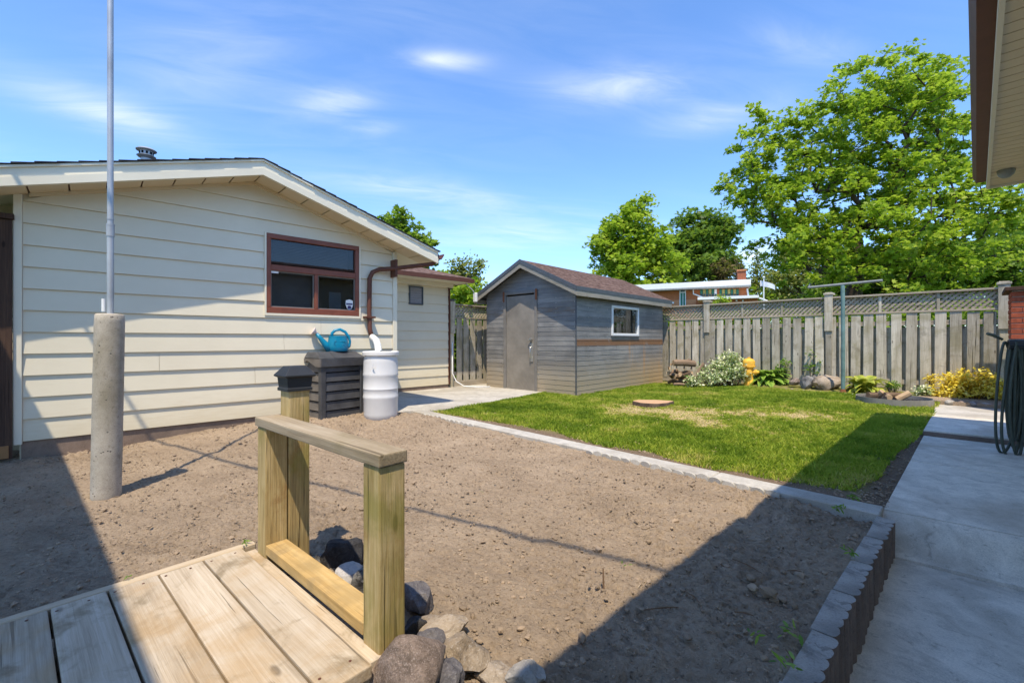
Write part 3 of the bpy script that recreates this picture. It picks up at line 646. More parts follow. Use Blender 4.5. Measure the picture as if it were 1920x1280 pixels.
# downspout (fixed to the garage)
ds = MB()
Y_, R_ = 2.86, .032
ds.tube([(.36, 3.80, 2.39), (.36, 3.80, 2.30), (.34, 3.72, 2.24), (.13, 3.2, 2.14), (.09, 3.0, 2.11), (.075, 2.90, 2.06), (.07, 2.86, 1.97), (.07, 2.855, 1.5), (.075, 2.86, 1.25), (.12, 2.875, 1.11)], R_, 10)
ds.build('downspout', M_brown, g, smooth='all')
for (y_, z_) in ((2.857, 1.42),): MB().box(.0, .115, y_-.075, y_+.075, z_-.012, z_+.012).build('bracket', M_brown, g)
MB().box(.02, .17, 3.21, 3.245, 2.02, 2.27).build('bracket', M_brown, g)
el = MB(); el.tube([(.11, 2.873, 1.145), (.16, 2.88, 1.12), (.25, 2.87, 1.09), (.33, 2.85, 1.03), (.375, 2.84, .95), (.385, 2.835, .88)], [.042, .045, .046, .046, .045, .044], 12)
el.build('elbow', M_white, g, smooth='all')

# extension behind
ex = thing('garage_extension', 'small cream sided extension with brown hipped roof and louvre behind the garage', 'extension', (-8.26, 0, 0))
lap(ex, gm, 3.3, 5.86, .10, 2.42, .199, M_siding, holes=[(4.85, 5.19, 1.85, 2.24)], t1=.022)
MB().box(-2.5, -.002, 3.2, 5.87, -.3, 2.46).build('wall', M_siding, ex)
MB().box(-.005, .006, 3.3, 5.87, -.3, .094).build('foundation', M_found, ex)
MB().box(-.01, .03, 5.86, 5.90, .10, 2.42).build('corner_trim', M_brown, ex)
lv = MB()
for (a, b, c, d) in ((4.85, 5.19, 1.85, 1.875), (4.85, 5.19, 2.215, 2.24), (4.85, 4.875, 1.875, 2.215), (5.165, 5.19, 1.875, 2.215)): lv.box(0, .04, a, b, c, d)
lo = lv.build('louvre', M_slate, ex); M_lv = plain('louvre_grey', (.26, .255, .27), .5)
for i in range(7): MB().box(.004, .02, 4.877, 5.163, 1.88+i*.048, 1.88+i*.048+.043, Matrix.Translation((.0, 0, 0))).build('slat', M_lv, lo)
rf = MB(); e0, yq, zq = .61, 6.14, 2.44
rf.add([(e0, 3.3, zq), (e0, yq, zq), (-3, yq, zq), (-1.2, 3.3, zq+.56), (-1.2, 4.5, zq+.56), (-3, 4.5, zq+.56)], [(0, 1, 4, 3), (1, 2, 5, 4)])
rf.build('roof', M_sh_brown, ex)
MB().box(e0-.03, e0+.004, 3.32, yq, zq-.085, zq-.004).build('fascia', M_brown, ex)
MB().box(-3, e0-.03, yq-.03, yq, zq-.085, zq-.004).build('fascia', M_brown, ex)
MB().box(.0, e0-.032, 3.32, yq-.032, zq-.08, zq-.055).build('soffit', M_trim, ex)
MB().box(-.02, .16, 3.32, 5.9, zq-.17, zq-.082).build('frieze', M_trim, ex)
MB().tube([(.05, 3.4, 2.34), (.05, 3.6, 2.30), (.05, 5.8, 2.29), (.05, 5.87, 2.25), (.04, 5.885, 1.9), (.035, 5.885, .25)], .016, 8).build('conduit', M_brown, ex, smooth='all')

# plants of cable, white pipe at the gate
wp = MB().tube([(-8.19, 5.93, 1.05), (-8.19, 5.93, .35), (-8.12, 5.99, .16), (-7.98, 6.1, .055), (-7.8, 6.28, .04), (-7.6, 6.55, .04)], .014, 8).build('white_pipe', M_white, smooth='all')
tag(wp, 'thin white pipe bending from extension corner along foot of side fence', 'pipe')

# ------------------------------------------------------------------ concrete pillar and pole
pb = P(199, 922, .03); pil = thing('concrete_pillar', 'round pitted concrete pillar standing in the soil before the garage', 'pillar', pb)
mp = MB(); n = 40; prof = [(.083, -.15), (.083, 0), (.0835, .35), (.083, .8), (.082, 1.2), (.079, 1.243), (.072, 1.252), (.04, 1.255)]
tilt = Matrix.Rotation(R(1.2), 4, (PD(960, 637, 1)-PD(1160, 637, 1)).cross(Vector((0, 0, 1))).normalized())
mp.lathe(prof, n, tilt); mp.build('shaft', M_pillar, pil, smooth='all')
pt = P(199, 922, .03)
mt = thing('metal_mast', 'tall galvanised mast rising from the round concrete pillar', 'mast', (pb.x, pb.y, 1.28))
o0 = tilt @ Vector((0, 0, 1.24)); ox = PD(207, 580, 3.17)-Vector((0, 0, 0)); bx, by = ox.x-pb.x, ox.y-pb.y
MB().tube([(bx, by, 0), (bx, by, .62)], .020, 16).build('lower_tube', M_metal, mt, smooth=40)
MB().tube([(bx, by, .60), (bx-.004, by, 1.5), (bx-.012, by, 4.2)], .018, 16).build('upper_tube', M_metal, mt, smooth=40)
MB().tube([(bx, by, .56), (bx, by, .64)], .0235, 16).tube([(bx, by, .636), (bx, by, .648)], .025, 16).tube([(bx, by, .68), (bx, by, .69)], .0205, 16).build('collar', M_metal, mt, smooth=40)
tag(MB().tube([PD(194, 584, 3.15), PD(194, 560, 3.15)], .0115, 12).build('pipe_stub', M_white, smooth=40), 'short white pipe end on top of the round concrete pillar', 'pipe')

# ------------------------------------------------------------------ deck and railing (own axes, turned 5.1 degrees)
DR = R(5.1)
dk = thing('deck', 'low wooden deck of broad weathered boards beside the soil', 'deck', (0, 0, 0), DR)
def dl(v): return Matrix.Rotation(-DR, 3, 'Z') @ Vector(v)
ye = dl(P(593, 1152, .17)).y; xl = dl(P(295, 1077.5, .17)).x; xr = dl(P(697, 1248, .17)).x
yb = ye; bi = 0
for bi in range(12):
    wd = .143 if bi else dl(P(593, 1152, .17)).y-dl(P(482, 1167, .17)).y-.006
    m = MB(); NS = 14; y0, y1 = yb-wd, yb
    m.box(xl, xr+random.uniform(-.004, .004), y0, y1, .132, .17+random.uniform(-.002, .002))
    m.build('board', M_deck, dk, bevel=.005, seg=2); yb = y0-.007
MB().box(xl-.045, xl-.004, ye-2.2, ye+.06, .06, .172).build('edge_board', M_deck_y, dk, bevel=.004)
MB().box(xl+.02, xr-.03, ye+.004, ye+.05, .09, .158).build('end_joist', M_deck, dk, bevel=.003)
for yy in (ye-.05, ye-.7, ye-1.4): MB().box(xl+.02, xr-.04, yy-.02, yy+.02, -.05, .131).build('joist', M_deck, dk)
sc_ = MB(); yb_ = ye
for bi in range(8):
    wd = (.143 if bi else .16)
    for xx in (xl+.035, xr-.06):
        for f_ in (.22, .78): sc_.lathe([(.0045, 0), (.0045, .0012)], 8, Matrix.Translation((xx+random.uniform(-.006, .006), yb_-wd*f_, .1715)))
    yb_ -= wd+.007
sc_.build('screws', M_brown, dk, kind='stuff')
rl = thing('deck_railing', 'short wooden railing of two posts and a flat top rail on the deck edge', 'railing', (0, 0, 0), DR)
c1 = dl(P(711, 1221, .17)); px0, py0 = c1.x, c1.y       # near corner of near post
c2x = dl(Vector((-2.163, .581, 0))).x
def post(x0, x1, y0, y1, z0, z1, nm='post'): return MB().box(x0, x1, y0, y1, z0, z1).build(nm, M_post, rl if nm == 'post' else None, bevel=.006, seg=2)
post(px0-.092, px0, py0, py0+.092, -.02, .716)
post(c2x-.046, c2x+.046, py0, py0+.092, -.02, .716)
MB().box(c2x-.062, px0+.008, py0-.006, py0+.096, .718, .757).build('top_rail', M_rail_top, rl, bevel=.005, seg=2)
MB().box(c2x+.048, px0-.094, py0+.0, py0+.088, .175, .216).build('base_rail', M_base, rl, bevel=.004, seg=2)
tp = thing('lamp_post', 'square wooden post with a black pyramid solar cap behind the railing', 'post', (0, 0, 0), DR)
MB().box(c2x-.046, c2x+.048, py0+.097, py0+.19, -.02, .885).build('post', M_post, tp, bevel=.006, seg=2)
cx, cy = c2x+.001, py0+.143
cp = MB()
def sq(w, z): return [(cx-w, cy-w, z), (cx+w, cy-w, z), (cx+w, cy+w, z), (cx-w, cy+w, z)]
lv_ = [(.050, .868), (.056, .868), (.056, .882), (.052, .884), (.056, .925), (.056, .928), (.0675, .934), (.068, .940), (.040, .976), (.036, .980)]
vs = [p for (w_, z_) in lv_ for p in sq(w_, z_)]; fs = [(3, 2, 1, 0), tuple(range(len(vs)-4, len(vs)))]
for i in range(len(lv_)-1):
    for k in range(4): fs.append((i*4+k, i*4+(k+1) % 4, (i+1)*4+(k+1) % 4, (i+1)*4+k))
cp.add(vs, fs); cp.build('lamp_cap', M_cap, tp, bevel=.001)

# ------------------------------------------------------------------ compost bin
cb = thing('compost_bin', 'black slatted plastic compost bin against the garage wall', 'compost bin', P(603, 788, .09), R(10.5))
cb.location.z = .06; Wc, Dc, Hc = .60, .50, .80   # front face along +y, depth along -x
for i in range(6):
    z0 = .02+i*.122; z1 = z0+.108
    MB().hexa([(-.02, .05, z0), (.012, .05, z0), (.012, Wc-.05, z0), (-.02, Wc-.05, z0)], [(-.02, .05, z1), (-.006, .05, z1), (-.006, Wc-.05, z1), (-.02, Wc-.05, z1)]).build('slat', M_comp, cb, bevel=.003)
    MB().hexa([(-Dc+.02, -.012, z0), (-.045, -.012, z0), (-.045, .02, z0), (-Dc+.02, .02, z0)], [(-Dc+.02, .006, z1), (-.045, .006, z1), (-.045, .02, z1), (-Dc+.02, .02, z1)]).build('side_slat', M_comp_side, cb, bevel=.003)
MB().box(-Dc+.02, -.022, .022, Wc-.03, 0, .72).build('core', M_dark, cb)
for (a, b, c, d) in ((-.045, .022, -.02, .048), (-.045, .022, Wc-.05, Wc+.0), (-Dc, -Dc+.05, -.02, .04), (-Dc, -Dc+.05, Wc-.05, Wc)): MB().box(a, b, c, d, -.04, .75).build('corner_post', M_comp, cb, bevel=.006)
# lid: hip shape with a shallow arch cut on the side
lx0, lx1, ly0, ly1 = -Dc-.03, .04, -.045, Wc+.035; zb_, zm, zt_ = .70, .80, .885
MB().prism([(lx0, zb_), (lx0+.10, zb_), (lx0+.27, zb_+.075), (lx1-.10, zb_), (lx1, zb_), (lx1, zm), (lx0, zm)], ly0, ly0+.018, Matrix(((1, 0, 0, 0), (0, 0, 1, 0), (0, 1, 0, 0), (0, 0, 0, 1)))).build('lid_gable', M_comp_side, cb)
MB().box(lx1-.018, lx1, ly0+.019, ly1, zb_, zm).box(lx0, lx0+.018, ly0+.019, ly1, zb_, zm).box(lx0+.018, lx1-.018, ly1-.018, ly1, zb_, zm).build('lid_skirt', M_comp, cb, bevel=.003)
a_, b_ = .13, .11
MB().hexa([(lx0, ly0, zm), (lx1, ly0, zm), (lx1, ly1, zm), (lx0, ly1, zm)], [(lx0+.17, ly0+.05, zt_), (lx1-.17, ly0+.05, zt_), (lx1-.17, ly1-.05, zt_), (lx0+.17, ly1-.05, zt_)]).build('lid_top', M_comp, cb, bevel=.012)
MB().hexa([(lx1-.012, .16, zm+.012), (lx1+.004, .16, zm+.004), (lx1+.004, Wc-.12, zm+.004), (lx1-.012, Wc-.12, zm+.012)], [(lx1-.17, .18, zt_+.008), (lx1-.16, .18, zt_-.004), (lx1-.16, Wc-.14, zt_-.004), (lx1-.17, Wc-.14, zt_+.008)]).build('lid_door', M_comp, cb, bevel=.004)

# watering can on the bin
wc = thing('watering_can', 'teal plastic watering can with pinkish rose standing on the compost bin', 'watering can', cb.matrix_basis @ Vector((lx1-.27, .31, zt_+.002)) if False else (cb.location+Matrix.Rotation(R(10.5), 3, 'Z') @ Vector((lx1-.20, .33, zt_+.002))), YAW+R(33))
bd = MB(); prof = [(.02, 0), (.085, 0), (.095, .012), (.098, .05), (.092, .11), (.086, .15), (.088, .158), (.07, .16), (.02, .162)]
bd.lathe(prof, 28, Matrix.Diagonal((1.05, .78, 1, 1))); bd.build('body', M_teal, wc, smooth=35)
MB().tube([(-.075, 0, .015), (-.12, 0, .07), (-.17, 0, .135), (-.205, 0, .18)], [.042, .032, .022, .016], 14).build('spout', M_teal, wc, smooth='all')
MB().lathe([(.012, -.03), (.018, -.012), (.036, .006), (.041, .012), (.041, .018), (.03, .022)], 18, Matrix.Translation((-.225, 0, .198)) @ Matrix.Rotation(R(-62), 4, 'Y')).build('rose', M_rose, wc, smooth=35)
MB().tube([(-.06, 0, .15), (-.058, 0, .185), (-.03, 0, .215), (.02, 0, .225), (.07, 0, .20), (.105, 0, .15), (.118, 0, .10), (.112, 0, .05), (.085, 0, .03)], [.014, .013, .013, .013, .013, .013, .012, .012, .012], 10, flat=1.2).build('handle', M_teal, wc, smooth='all')
em = MB()
for (x0_, s_) in ((-.03, 1), (.02, -1), (.045, 1)):
    em.tube([(x0_+.022*math.cos(t)*s_, -.0735+abs(x0_)*.12, .085+.022*math.sin(t)) for t in np.linspace(.3, 5.4, 12)], .003, 5)
em.build('embossed_leaves', M_teal, wc, smooth='all')

wc.scale = (1.3, 1.3, 1.3)
# rain barrel
bp = P(714, 779, .10); br = thing('rain_barrel', 'white plastic rain barrel fed by the brown downspout', 'barrel', (bp.x, bp.y, .06))
mb = MB(); rr = .225
prof = [(.10, 0), (.185, .0), (.205, .02), (.216, .08), (.219, .27), (.2245, .285), (.2245, .31), (.219, .325), (.221, .40), (.2225, .402), (.2225, .407), (.221, .41), (.219, .56), (.2245, .575), (.2245, .60), (.220, .615), (.217, .74), (.212, .80), (.205, .83), (.203, .85)]
mb.lathe(prof, 44); mb.build('body', M_white_plastic, br, smooth='all')
MB().lathe([(.215, .835), (.232, .84), (.234, .85), (.234, .882), (.226, .89), (.215, .886), (.208, .872), (.02, .872)], 44).build('lid', M_lid, br, smooth=35)
MB().box(-.075, .075, -.006, .006, .89, .90, Matrix.Translation((.02, .06, 0))@Matrix.Rotation(R(44), 4, 'Z')).build('strap', M_dark, br)
MB().tube([(.16, -.19, .69), (.16, -.19, .73)], .006, 6).tube([(.14, -.19, .69), (.18, -.18, .69)], .004, 6).build('moulded_mark', M_white_plastic, br)

# ------------------------------------------------------------------ garden shed
SR = R(3.5); sc0 = P(1080, 743, 0.0)
sd = thing('garden_shed', 'grey strip clad garden shed with brown shingle roof and steel door', 'shed', (sc0.x, sc0.y, 0), SR)
SW, SLn, SH = 2.5, 3.9, 2.13
DX0, DX1, DZ = -1.87, -1.04, 2.06; wy0, wy1, wz0, wz1 = 1.32, 2.56, 1.19, 1.85
e = .098; apx = -SW/2; rise = (SW/2)*.47
slim = lambda z: (apx-(SH+rise-z)/.47, apx+(SH+rise-z)/.47)
lap(sd, lambda u, n, z: Vector((u, -n, z)), -SW, 0, 0, SH+rise, e, M_shed_f, holes=[(DX0-.07, DX1+.07, -.01, DZ+.1)], lim=lambda z: (-SW, 0) if z < SH else slim(z), t0=.003, t1=.0075)
lap(sd, lambda u, n, z: Vector((n, u, z)), 0.0, SLn, 0, SH, e, M_shed_s, holes=[(wy0, wy1, wz0, wz1)], t0=.003, t1=.0075)
cw = MB()
cw.box(-SW+.01, DX0-.06, .002, .06, -.1, SH).box(DX1+.06, -.01, .002, .06, -.1, SH).box(DX0-.06, DX1+.06, .002, .06, DZ+.1, SH)
cw.box(-.06, -.002, .06, wy0, -.1, SH).box(-.06, -.002, wy1, SLn, -.1, SH).box(-.06, -.002, wy0, wy1, -.1, wz0).box(-.06, -.002, wy0, wy1, wz1, SH)
cw.box(-SW, -.06, SLn-.05, SLn, -.1, SH).box(-SW, -SW+.06, .06, SLn-.05, -.1, SH); cw.prism([(-SW, SH), (0, SH), (apx, SH+rise)], .002, .06, Matrix(((1, 0, 0, 0), (0, 0, 1, 0), (0, 1, 0, 0), (0, 0, 0, 1))))
cw.build('wall', M_slate, sd)
MB().box(-.004, .016, -.016, .004, -.02, SH).build('corner_strip', M_slate, sd)
riv = MB(); rv_ = lambda x_, y_, z_: riv.box(x_-.006, x_+.006, y_-.006, y_+.006, z_-.006, z_+.006)
for k in range(0, 21):
    z_ = k*e+.085
    for x_ in (-2.47, -1.98, -.93, -.48, -.03):
        if z_ < 2.0 and random.random() < .8: rv_(x_, -.006, z_)
    for y_ in (.05, .42, .78, 1.15, 1.55, 1.95, 2.4, 2.85, 3.3, 3.85):
        if k % 2 and (z_ < wz0 or z_ > wz1 or y_ < wy0 or y_ > wy1) and random.random() < .8: rv_(.006, y_, z_)
riv.build('rivets', M_chrome, sd, kind='stuff')
# door
dr = MB().box(DX0, DX1, .005, .04, .02, DZ).build('door', M_door, sd, bevel=.003)
fr = MB().box(DX0-.07, DX0-.004, -.03, .05, 0, DZ+.03).box(DX1+.004, DX1+.07, -.03, .05, 0, DZ+.03).build('door_frame', M_doorframe, sd, bevel=.003)
MB().box(DX0-.07, DX1+.07, -.032, .05, DZ+.032, DZ+.10).build('door_header', M_doorframe, sd, bevel=.003)
for a in (DX0-.082, DX1+.03): MB().box(a, a+.052, -.036, -.031, DZ-.12, DZ+.11).build('rusty_corner', M_rust, sd)
MB().tube([(DX1-.10, .0, 1.11), (DX1-.10, -.035, 1.11), (DX1-.10, -.045, 1.11)], .03, 14).box(DX1-.145, DX1-.06, -.055, -.035, 1.095, 1.125).build('door_lock', M_chrome, dr)
MB().box(DX1-.135, DX1-.045, -.012, .004, .64, 1.02).build('push_plate', M_chrome, dr, bevel=.002)
MB().tube([(DX1-.09, .0, .70), (DX1-.09, -.05, .73), (DX1-.09, -.055, .93), (DX1-.09, 0, .97)], .012, 8).build('handle', M_chrome, dr, smooth='all')
# window
wn = MB()
for (a, b, c, d) in ((wy0, wy1, wz0, wz0+.055), (wy0, wy1, wz1-.055, wz1), (wy0, wy0+.055, wz0+.055, wz1-.055), (wy1-.055, wy1, wz0+.055, wz1-.055)): wn.box(-.03, .03, a, b, c, d)
wn = wn.build('window', M_white, sd, bevel=.004)
MB().box(-.012, -.006, wy0+.05, wy1-.05, wz0+.05, wz1-.05).build('pane', M_glass, wn)
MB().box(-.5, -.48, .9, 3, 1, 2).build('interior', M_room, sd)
MB().box(.0, .034, wy0-.01, wy1+.01, wz0-.03, wz0-.001).build('window_sill', M_slate, sd)
# roof
oe, of = .17, .22; zE = SH-.47*oe
for sgn in (-1, 1):
    def pt(s, y, dz): return (apx+sgn*s, y, SH+rise+.03-.47*s+dz)
    Ls = SW/2+oe
    MB().hexa([pt(0, -of, 0), pt(Ls, -of, 0), pt(Ls, SLn+.15, 0), pt(0, SLn+.15, 0)], [pt(0, -of, .03), pt(Ls, -of, .03), pt(Ls, SLn+.15, .03), pt(0, SLn+.15, .03)]).build('roof_panel', M_slate, sd)
    MB().hexa([pt(0, -of-.022, -.135), pt(Ls, -of-.022, -.135), pt(Ls, -of-.001, -.135), pt(0, -of-.001, -.135)], [pt(0, -of-.022, -.03), pt(Ls, -of-.022, -.03), pt(Ls, -of-.001, -.03), pt(0, -of-.001, -.03)]).build('rake_board', M_shed_trimx, sd)
    MB().hexa([pt(0, -of-.034, -.035), pt(Ls+.01, -of-.034, -.035), pt(Ls+.01, -of-.023, -.035), pt(0, -of-.023, -.035)], [pt(0, -of-.034, .045), pt(Ls+.01, -of-.034, .045), pt(Ls+.01, -of-.023, .045), pt(0, -of-.023, .045)]).build('rake_flashing', M_slate, sd)
    x_ = apx+sgn*(Ls+.012); z_ = SH+rise+.03-.47*Ls; xa, xb = min(x_, x_-sgn*.02), max(x_, x_-sgn*.02)
    MB().box(xa, xb, -of-.02, SLn+.15, z_-.145, z_-.045).build('fascia', M_shed_trim, sd)
    MB().box(xa+(.004 if sgn > 0 else -.008), xb+(.008 if sgn > 0 else -.004), -of-.03, SLn+.16, z_-.043, z_+.035).build('eave_flashing', M_slate, sd)
    shg = MB(); nc = 12; ds_ = Ls/nc
    for i in range(nc):
        y = -of-.03
        while y < SLn+.17:
            wd = random.uniform(.13, .3); y2 = min(y+wd, SLn+.17); s0 = i*ds_-(.02 if i else 0); s1 = (i+1)*ds_+.012+random.uniform(-.004, .004); th = random.uniform(.004, .011)
            shg.hexa([pt(s0, y, .032), pt(s1, y, .034), pt(s1, y2-.004, .034), pt(s0, y2-.004, .032)], [pt(s0, y, .036), pt(s1, y, .036+th), pt(s1, y2-.004, .036+th), pt(s0, y2-.004, .036)]); y = y2
    shg.build('shingles', M_sh_brown, sd, kind='stuff')
# flood light on the shed eave
fl = thing('security_light', 'twin security light on curved arm at left eave of the shed', 'light', sd.location+Matrix.Rotation(SR, 3, 'Z') @ Vector((-SW-.10, -of-.05, 2.1)), 0)
fl.location.z = 2.06
MB().box(-.05, .05, -.03, .03, -.09, .12).build('mount', M_white, fl, bevel=.01)
MB().tube([(0, -.02, .10), (-.06, -.05, .20), (-.20, -.10, .32), (-.26, -.12, .40)], .011, 8).build('arm', M_greybar, fl, smooth='all')
MB().lathe([(.02, -.05), (.05, -.04), (.055, .03), (.03, .04)], 12, Matrix.Translation((-.33, -.12, .45)) @ Matrix.Rotation(R(70), 4, 'X')).build('lamp_head', M_dark, fl)
MB().lathe([(.02, -.05), (.05, -.04), (.055, .03), (.03, .04)], 12, Matrix.Translation((-.12, -.10, .46)) @ Matrix.Rotation(R(70), 4, 'X')).build('lamp_head', M_dark, fl)
MB().box(-.30, -.15, -.13, -.09, .40, .47).build('sensor', M_greybar, fl, bevel=.01)

# ------------------------------------------------------------------ fences
def picket_mesh(w, h, t, mat, nm='picket'): return MB().box(-w/2, w/2, -t/2, t/2, 0, h).mesh(nm, mat, bevel=.003)
FY = 11.05
fe = thing('back_fence', 'weathered grey picket fence with lattice top along the back of the yard', 'fence', (-2.1, FY, 0))
pf = picket_mesh(.150, 1.46, .018, M_fence_v); pbk = picket_mesh(.142, 1.20, .018, M_fence_v)
FX0, FX1 = -7.9, .36; x = FX0
while x < FX1:
    if min(abs(x-q) for q in (-4.58, -2.095, .32)) > .0:
        inst('picket', pf, fe, (x+2.1+random.uniform(-.011, .011), -.03, .135+random.uniform(-.016, .006)), (random.uniform(-.006, .004), random.uniform(-.011, .011), random.uniform(-.03, .03)))
        inst('back_picket', pbk, fe, (x+2.1+.10, .045, .14+random.uniform(-.01, .01)), (0, random.uniform(-.006, .006), 0))
    x += .2015
for (z0, z1, y0, y1) in ((1.37, 1.455, -.015, .03), (.27, .355, -.015, .03)): MB().box(FX0+2.1, FX1+2.1, y0, y1, z0, z1).build('rail', M_fence_h, fe)
MB().box(FX0+2.1, FX1+2.1, -.05, .05, 1.60, 1.635).build('lattice_rail', M_fence_h, fe, bevel=.004)
MB().box(FX0+2.1, FX1+2.1, -.07, .07, 1.945, 1.98).build('cap_rail', M_fence_h, fe, bevel=.004)
MB().box(FX0+2.1, FX1+2.1, -.035, -.01, .03, .15).build('kick_board', M_fence_h, fe)
def lattice(a, b, z0, z1, mat, pitch=.088, w=.036, flip=False, flt=lambda p: p):
    m = MB(); h = z1-z0
    for lay, sg_ in ((-.012, 1), (.004, -1)):
        u = a-h
        while u < b+h:
            p = [u, z0]; q = [u+h, z1]
            # clip to [a,b]
            if q[0] > a and p[0] < b:
                if p[0] < a: p = [a, z0+(a-p[0])]
                if q[0] > b: q = [b, z1-(q[0]-b)]
                if q[0]-p[0] > .01:
                    if sg_ < 0: p, q = [a+b-p[0], p[1]], [a+b-q[0], q[1]]
                    m.bar(flt((p[0], lay, p[1])), flt((q[0], lay, q[1])), .012, w, up=flt((0, 0, 1)) if False else (0, 0, 1))
            u += pitch
    return m
divs = [-7.85, -7.2, -6.2, -5.4, -4.58, -3.77, -2.95, -2.095, -1.28, -.47, .32]
for a, b in zip(divs[:-1], divs[1:]):
    if b < -5.5: continue
    lattice(a+2.1+.02, b+2.1-.02, 1.637, 1.943, M_fence_h).build('lattice_panel', M_fence_h, fe, kind='stuff')
    MB().box(b+2.1-.02, b+2.1+.02, -.035, -.014, 1.637, 1.943).build('divider', M_fence_v, fe)
for x in (-7.0, -4.58, -2.095, .32):
    MB().box(x+2.1-.055, x+2.1+.055, -.06, .05, 0, 2.02).build('post', M_fence_v, fe, bevel=.005)
    MB().box(x+2.1-.07, x+2.1+.07, -.085, -.062, 1.28, 2.02).build('post_sleeve', M_fence_v, fe, bevel=.004)
    MB().box(x+2.1-.085, x+2.1+.085, -.10, .08, 2.022, 2.06).box(x+2.1-.06, x+2.1+.06, -.07, .055, 2.06, 2.075).build('post_cap', M_fence_v, fe, bevel=.004)
# side fence behind the shed
fs_ = thing('side_fence', 'weathered picket fence with lattice top between the extension and shed', 'fence', (-8.35, 6.0, 0))
ry = (0, 0, R(90)); y = .22
for i in range(24):
    inst('picket', pf, fs_, (.03, y, .15), ry) if .15+1.46 else None
    inst('back_picket', pbk, fs_, (-.045, y+.1, .15), ry); y += .2015
MB().box(-.02, .02, 0, 5, 1.36, 1.44).build('rail', M_fence_y, fs_); MB().box(-.02, .02, 0, 5, .28, .36).build('rail', M_fence_y, fs_)
MB().box(.02, .045, 0, 5, .02, .15).build('kick_board', M_fence_y, fs_); MB().box(-.05, .05, 0, 5, 1.60, 1.635).build('lattice_rail', M_fence_y, fs_); MB().box(-.07, .07, 0, 5, 1.90, 1.93).build('cap_rail', M_fence_y, fs_)
lp = MB(); l0 = lattice(.05, 1.6, 1.637, 1.90, M_fence_h); lp.v = [(-y_, x_, z_) for (x_, y_, z_) in l0.v]; lp.f = l0.f; lp.build('lattice_panel', M_fence_y, fs_, kind='stuff')
MB().box(-.05, .06, -.055, .055, 0, 2.0).build('post', M_fence_v, fs_, bevel=.005); MB().box(.062, .085, -.07, .07, 1.25, 1.98).build('post_sleeve', M_fence_v, fs_); MB().box(-.09, .10, -.085, .085, 2.0, 2.03).build('post_cap', M_slate, fs_)
# dark gate at the left edge
gt = thing('dark_gate', 'dark brown wooden gate left of the garage corner trim', 'gate', (-5.97, -.51, 0))
for i in range(6): MB().box(0, .03, -.0-(i+1)*.14+.005, -.0-i*.14, .04+(.02 if i % 2 else 0), 2.17).build('board', M_gate, gt, bevel=.003)
MB().box(-.03, .06, -.9, .012, 2.175, 2.22).build('gate_cap', M_gate, gt)
MB().box(.031, .05, -.9, -.02, .05, .16).build('sunlit_slit_strip', plain('painted_sun_slits', (.30, .15, .06), .8), gt)  # golden colour paints the sunlit slits at the gate foot
# fence piece right of the end post
rf_ = thing('corner_fence', 'short dark wooden fence piece between end post and brick pier', 'fence', (.40, 10.6, 0))
for i in range(6): MB().box(i*.15, i*.15+.143, -.01, .012, .1, 1.82).build('picket', M_fence_v, rf_, bevel=.003)
MB().box(-.02, .9, -.03, .03, 1.825, 1.87).build('cap_rail', M_fence_h, rf_)
# brick pier
bk = thing('brick_pier', 'red brick garden pier with wooden top at right edge of the yard', 'brick pier', P(1894, 760, .07) if False else (.335, 9.35, .07))
M_brick = plain('red_brick', (.33, .085, .045), .9, .15, var=.3, scale=14, bump=.5); M_mortar = concrete('mortar', (.42, .36, .30), amt=.2)
MB().box(.012, 1.2, .012, .9, -.2, 1.72).build('mortar_core', M_mortar, bk)
bme_ = MB().box(0, .205, 0, .095, 0, .062).mesh('brick', M_brick, bevel=.003)
for r_ in range(23):
    off = -.108 if r_ % 2 else 0
    for c_ in range(6):
        x_ = c_*.215+off
        if x_ < -.001: inst('brick', bme_, bk, (0, 0, r_*.0745), (0, 0, 0), (.5, 1, 1)); continue
        inst('brick', bme_, bk, (x_, random.uniform(-.002, .002), r_*.0745+random.uniform(-.001, .001)))
    for c_ in range(3): inst('brick', bme_, bk, (.095, .10+c_*.215+(.1 if r_ % 2 else 0), r_*.0745), (0, 0, R(90)))
MB().box(-.06, 1.3, -.06, .95, 1.72, 1.77).build('pier_top', M_gate, bk, bevel=.004)

# ------------------------------------------------------------------ our own house: eave over the camera and the wing behind
hs = thing('house', 'house eave with brown gutter and beige vented soffit at the upper right', 'house', (.5, 0, 0))
EZ = 2.86; YE = 7.2
MB().box(.0, 4, -1.3, YE-.45, -.4, EZ).build('wall', M_house, hs)
for px_ in (-6.3, -3.6, -1.0): MB().box(px_-.06, px_+.06, -3.9, -3.78, -.4, EZ+.6).build('added_wing_post', M_trim, hs)  # unseen wing left open on added posts so light passes under its roof
gp = [(-.53, EZ+.12), (-.53, EZ+.06), (-.50, EZ-.005), (-.425, EZ-.005), (-.425, EZ+.12), (-.433, EZ+.12), (-.433, EZ+.004), (-.495, EZ+.004), (-.52, EZ+.06), (-.52, EZ+.12)]
MB().prism(gp, -.9, YE-.01, Matrix(((1, 0, 0, 0), (0, 0, 1, 0), (0, 1, 0, 0), (0, 0, 0, 1)))).build('gutter', M_brown, hs)
MB().prism([(-.53, EZ+.12), (-.53, EZ+.06), (-.50, EZ-.005), (-.425, EZ-.005), (-.425, EZ+.12)], YE-.0095, YE-.003, Matrix(((1, 0, 0, 0), (0, 0, 1, 0), (0, 1, 0, 0), (0, 0, 0, 1)))).build('gutter_end', M_brown, hs)
MB().box(-.424, -.40, -.8, YE+.01, EZ-.09, EZ+.12).build('fascia', M_trim, hs)
MB().box(-.3995, -.0, YE-.012, YE+.01, EZ-.09, EZ+.10).build('gable_fascia', M_trim, hs)
y = -.8
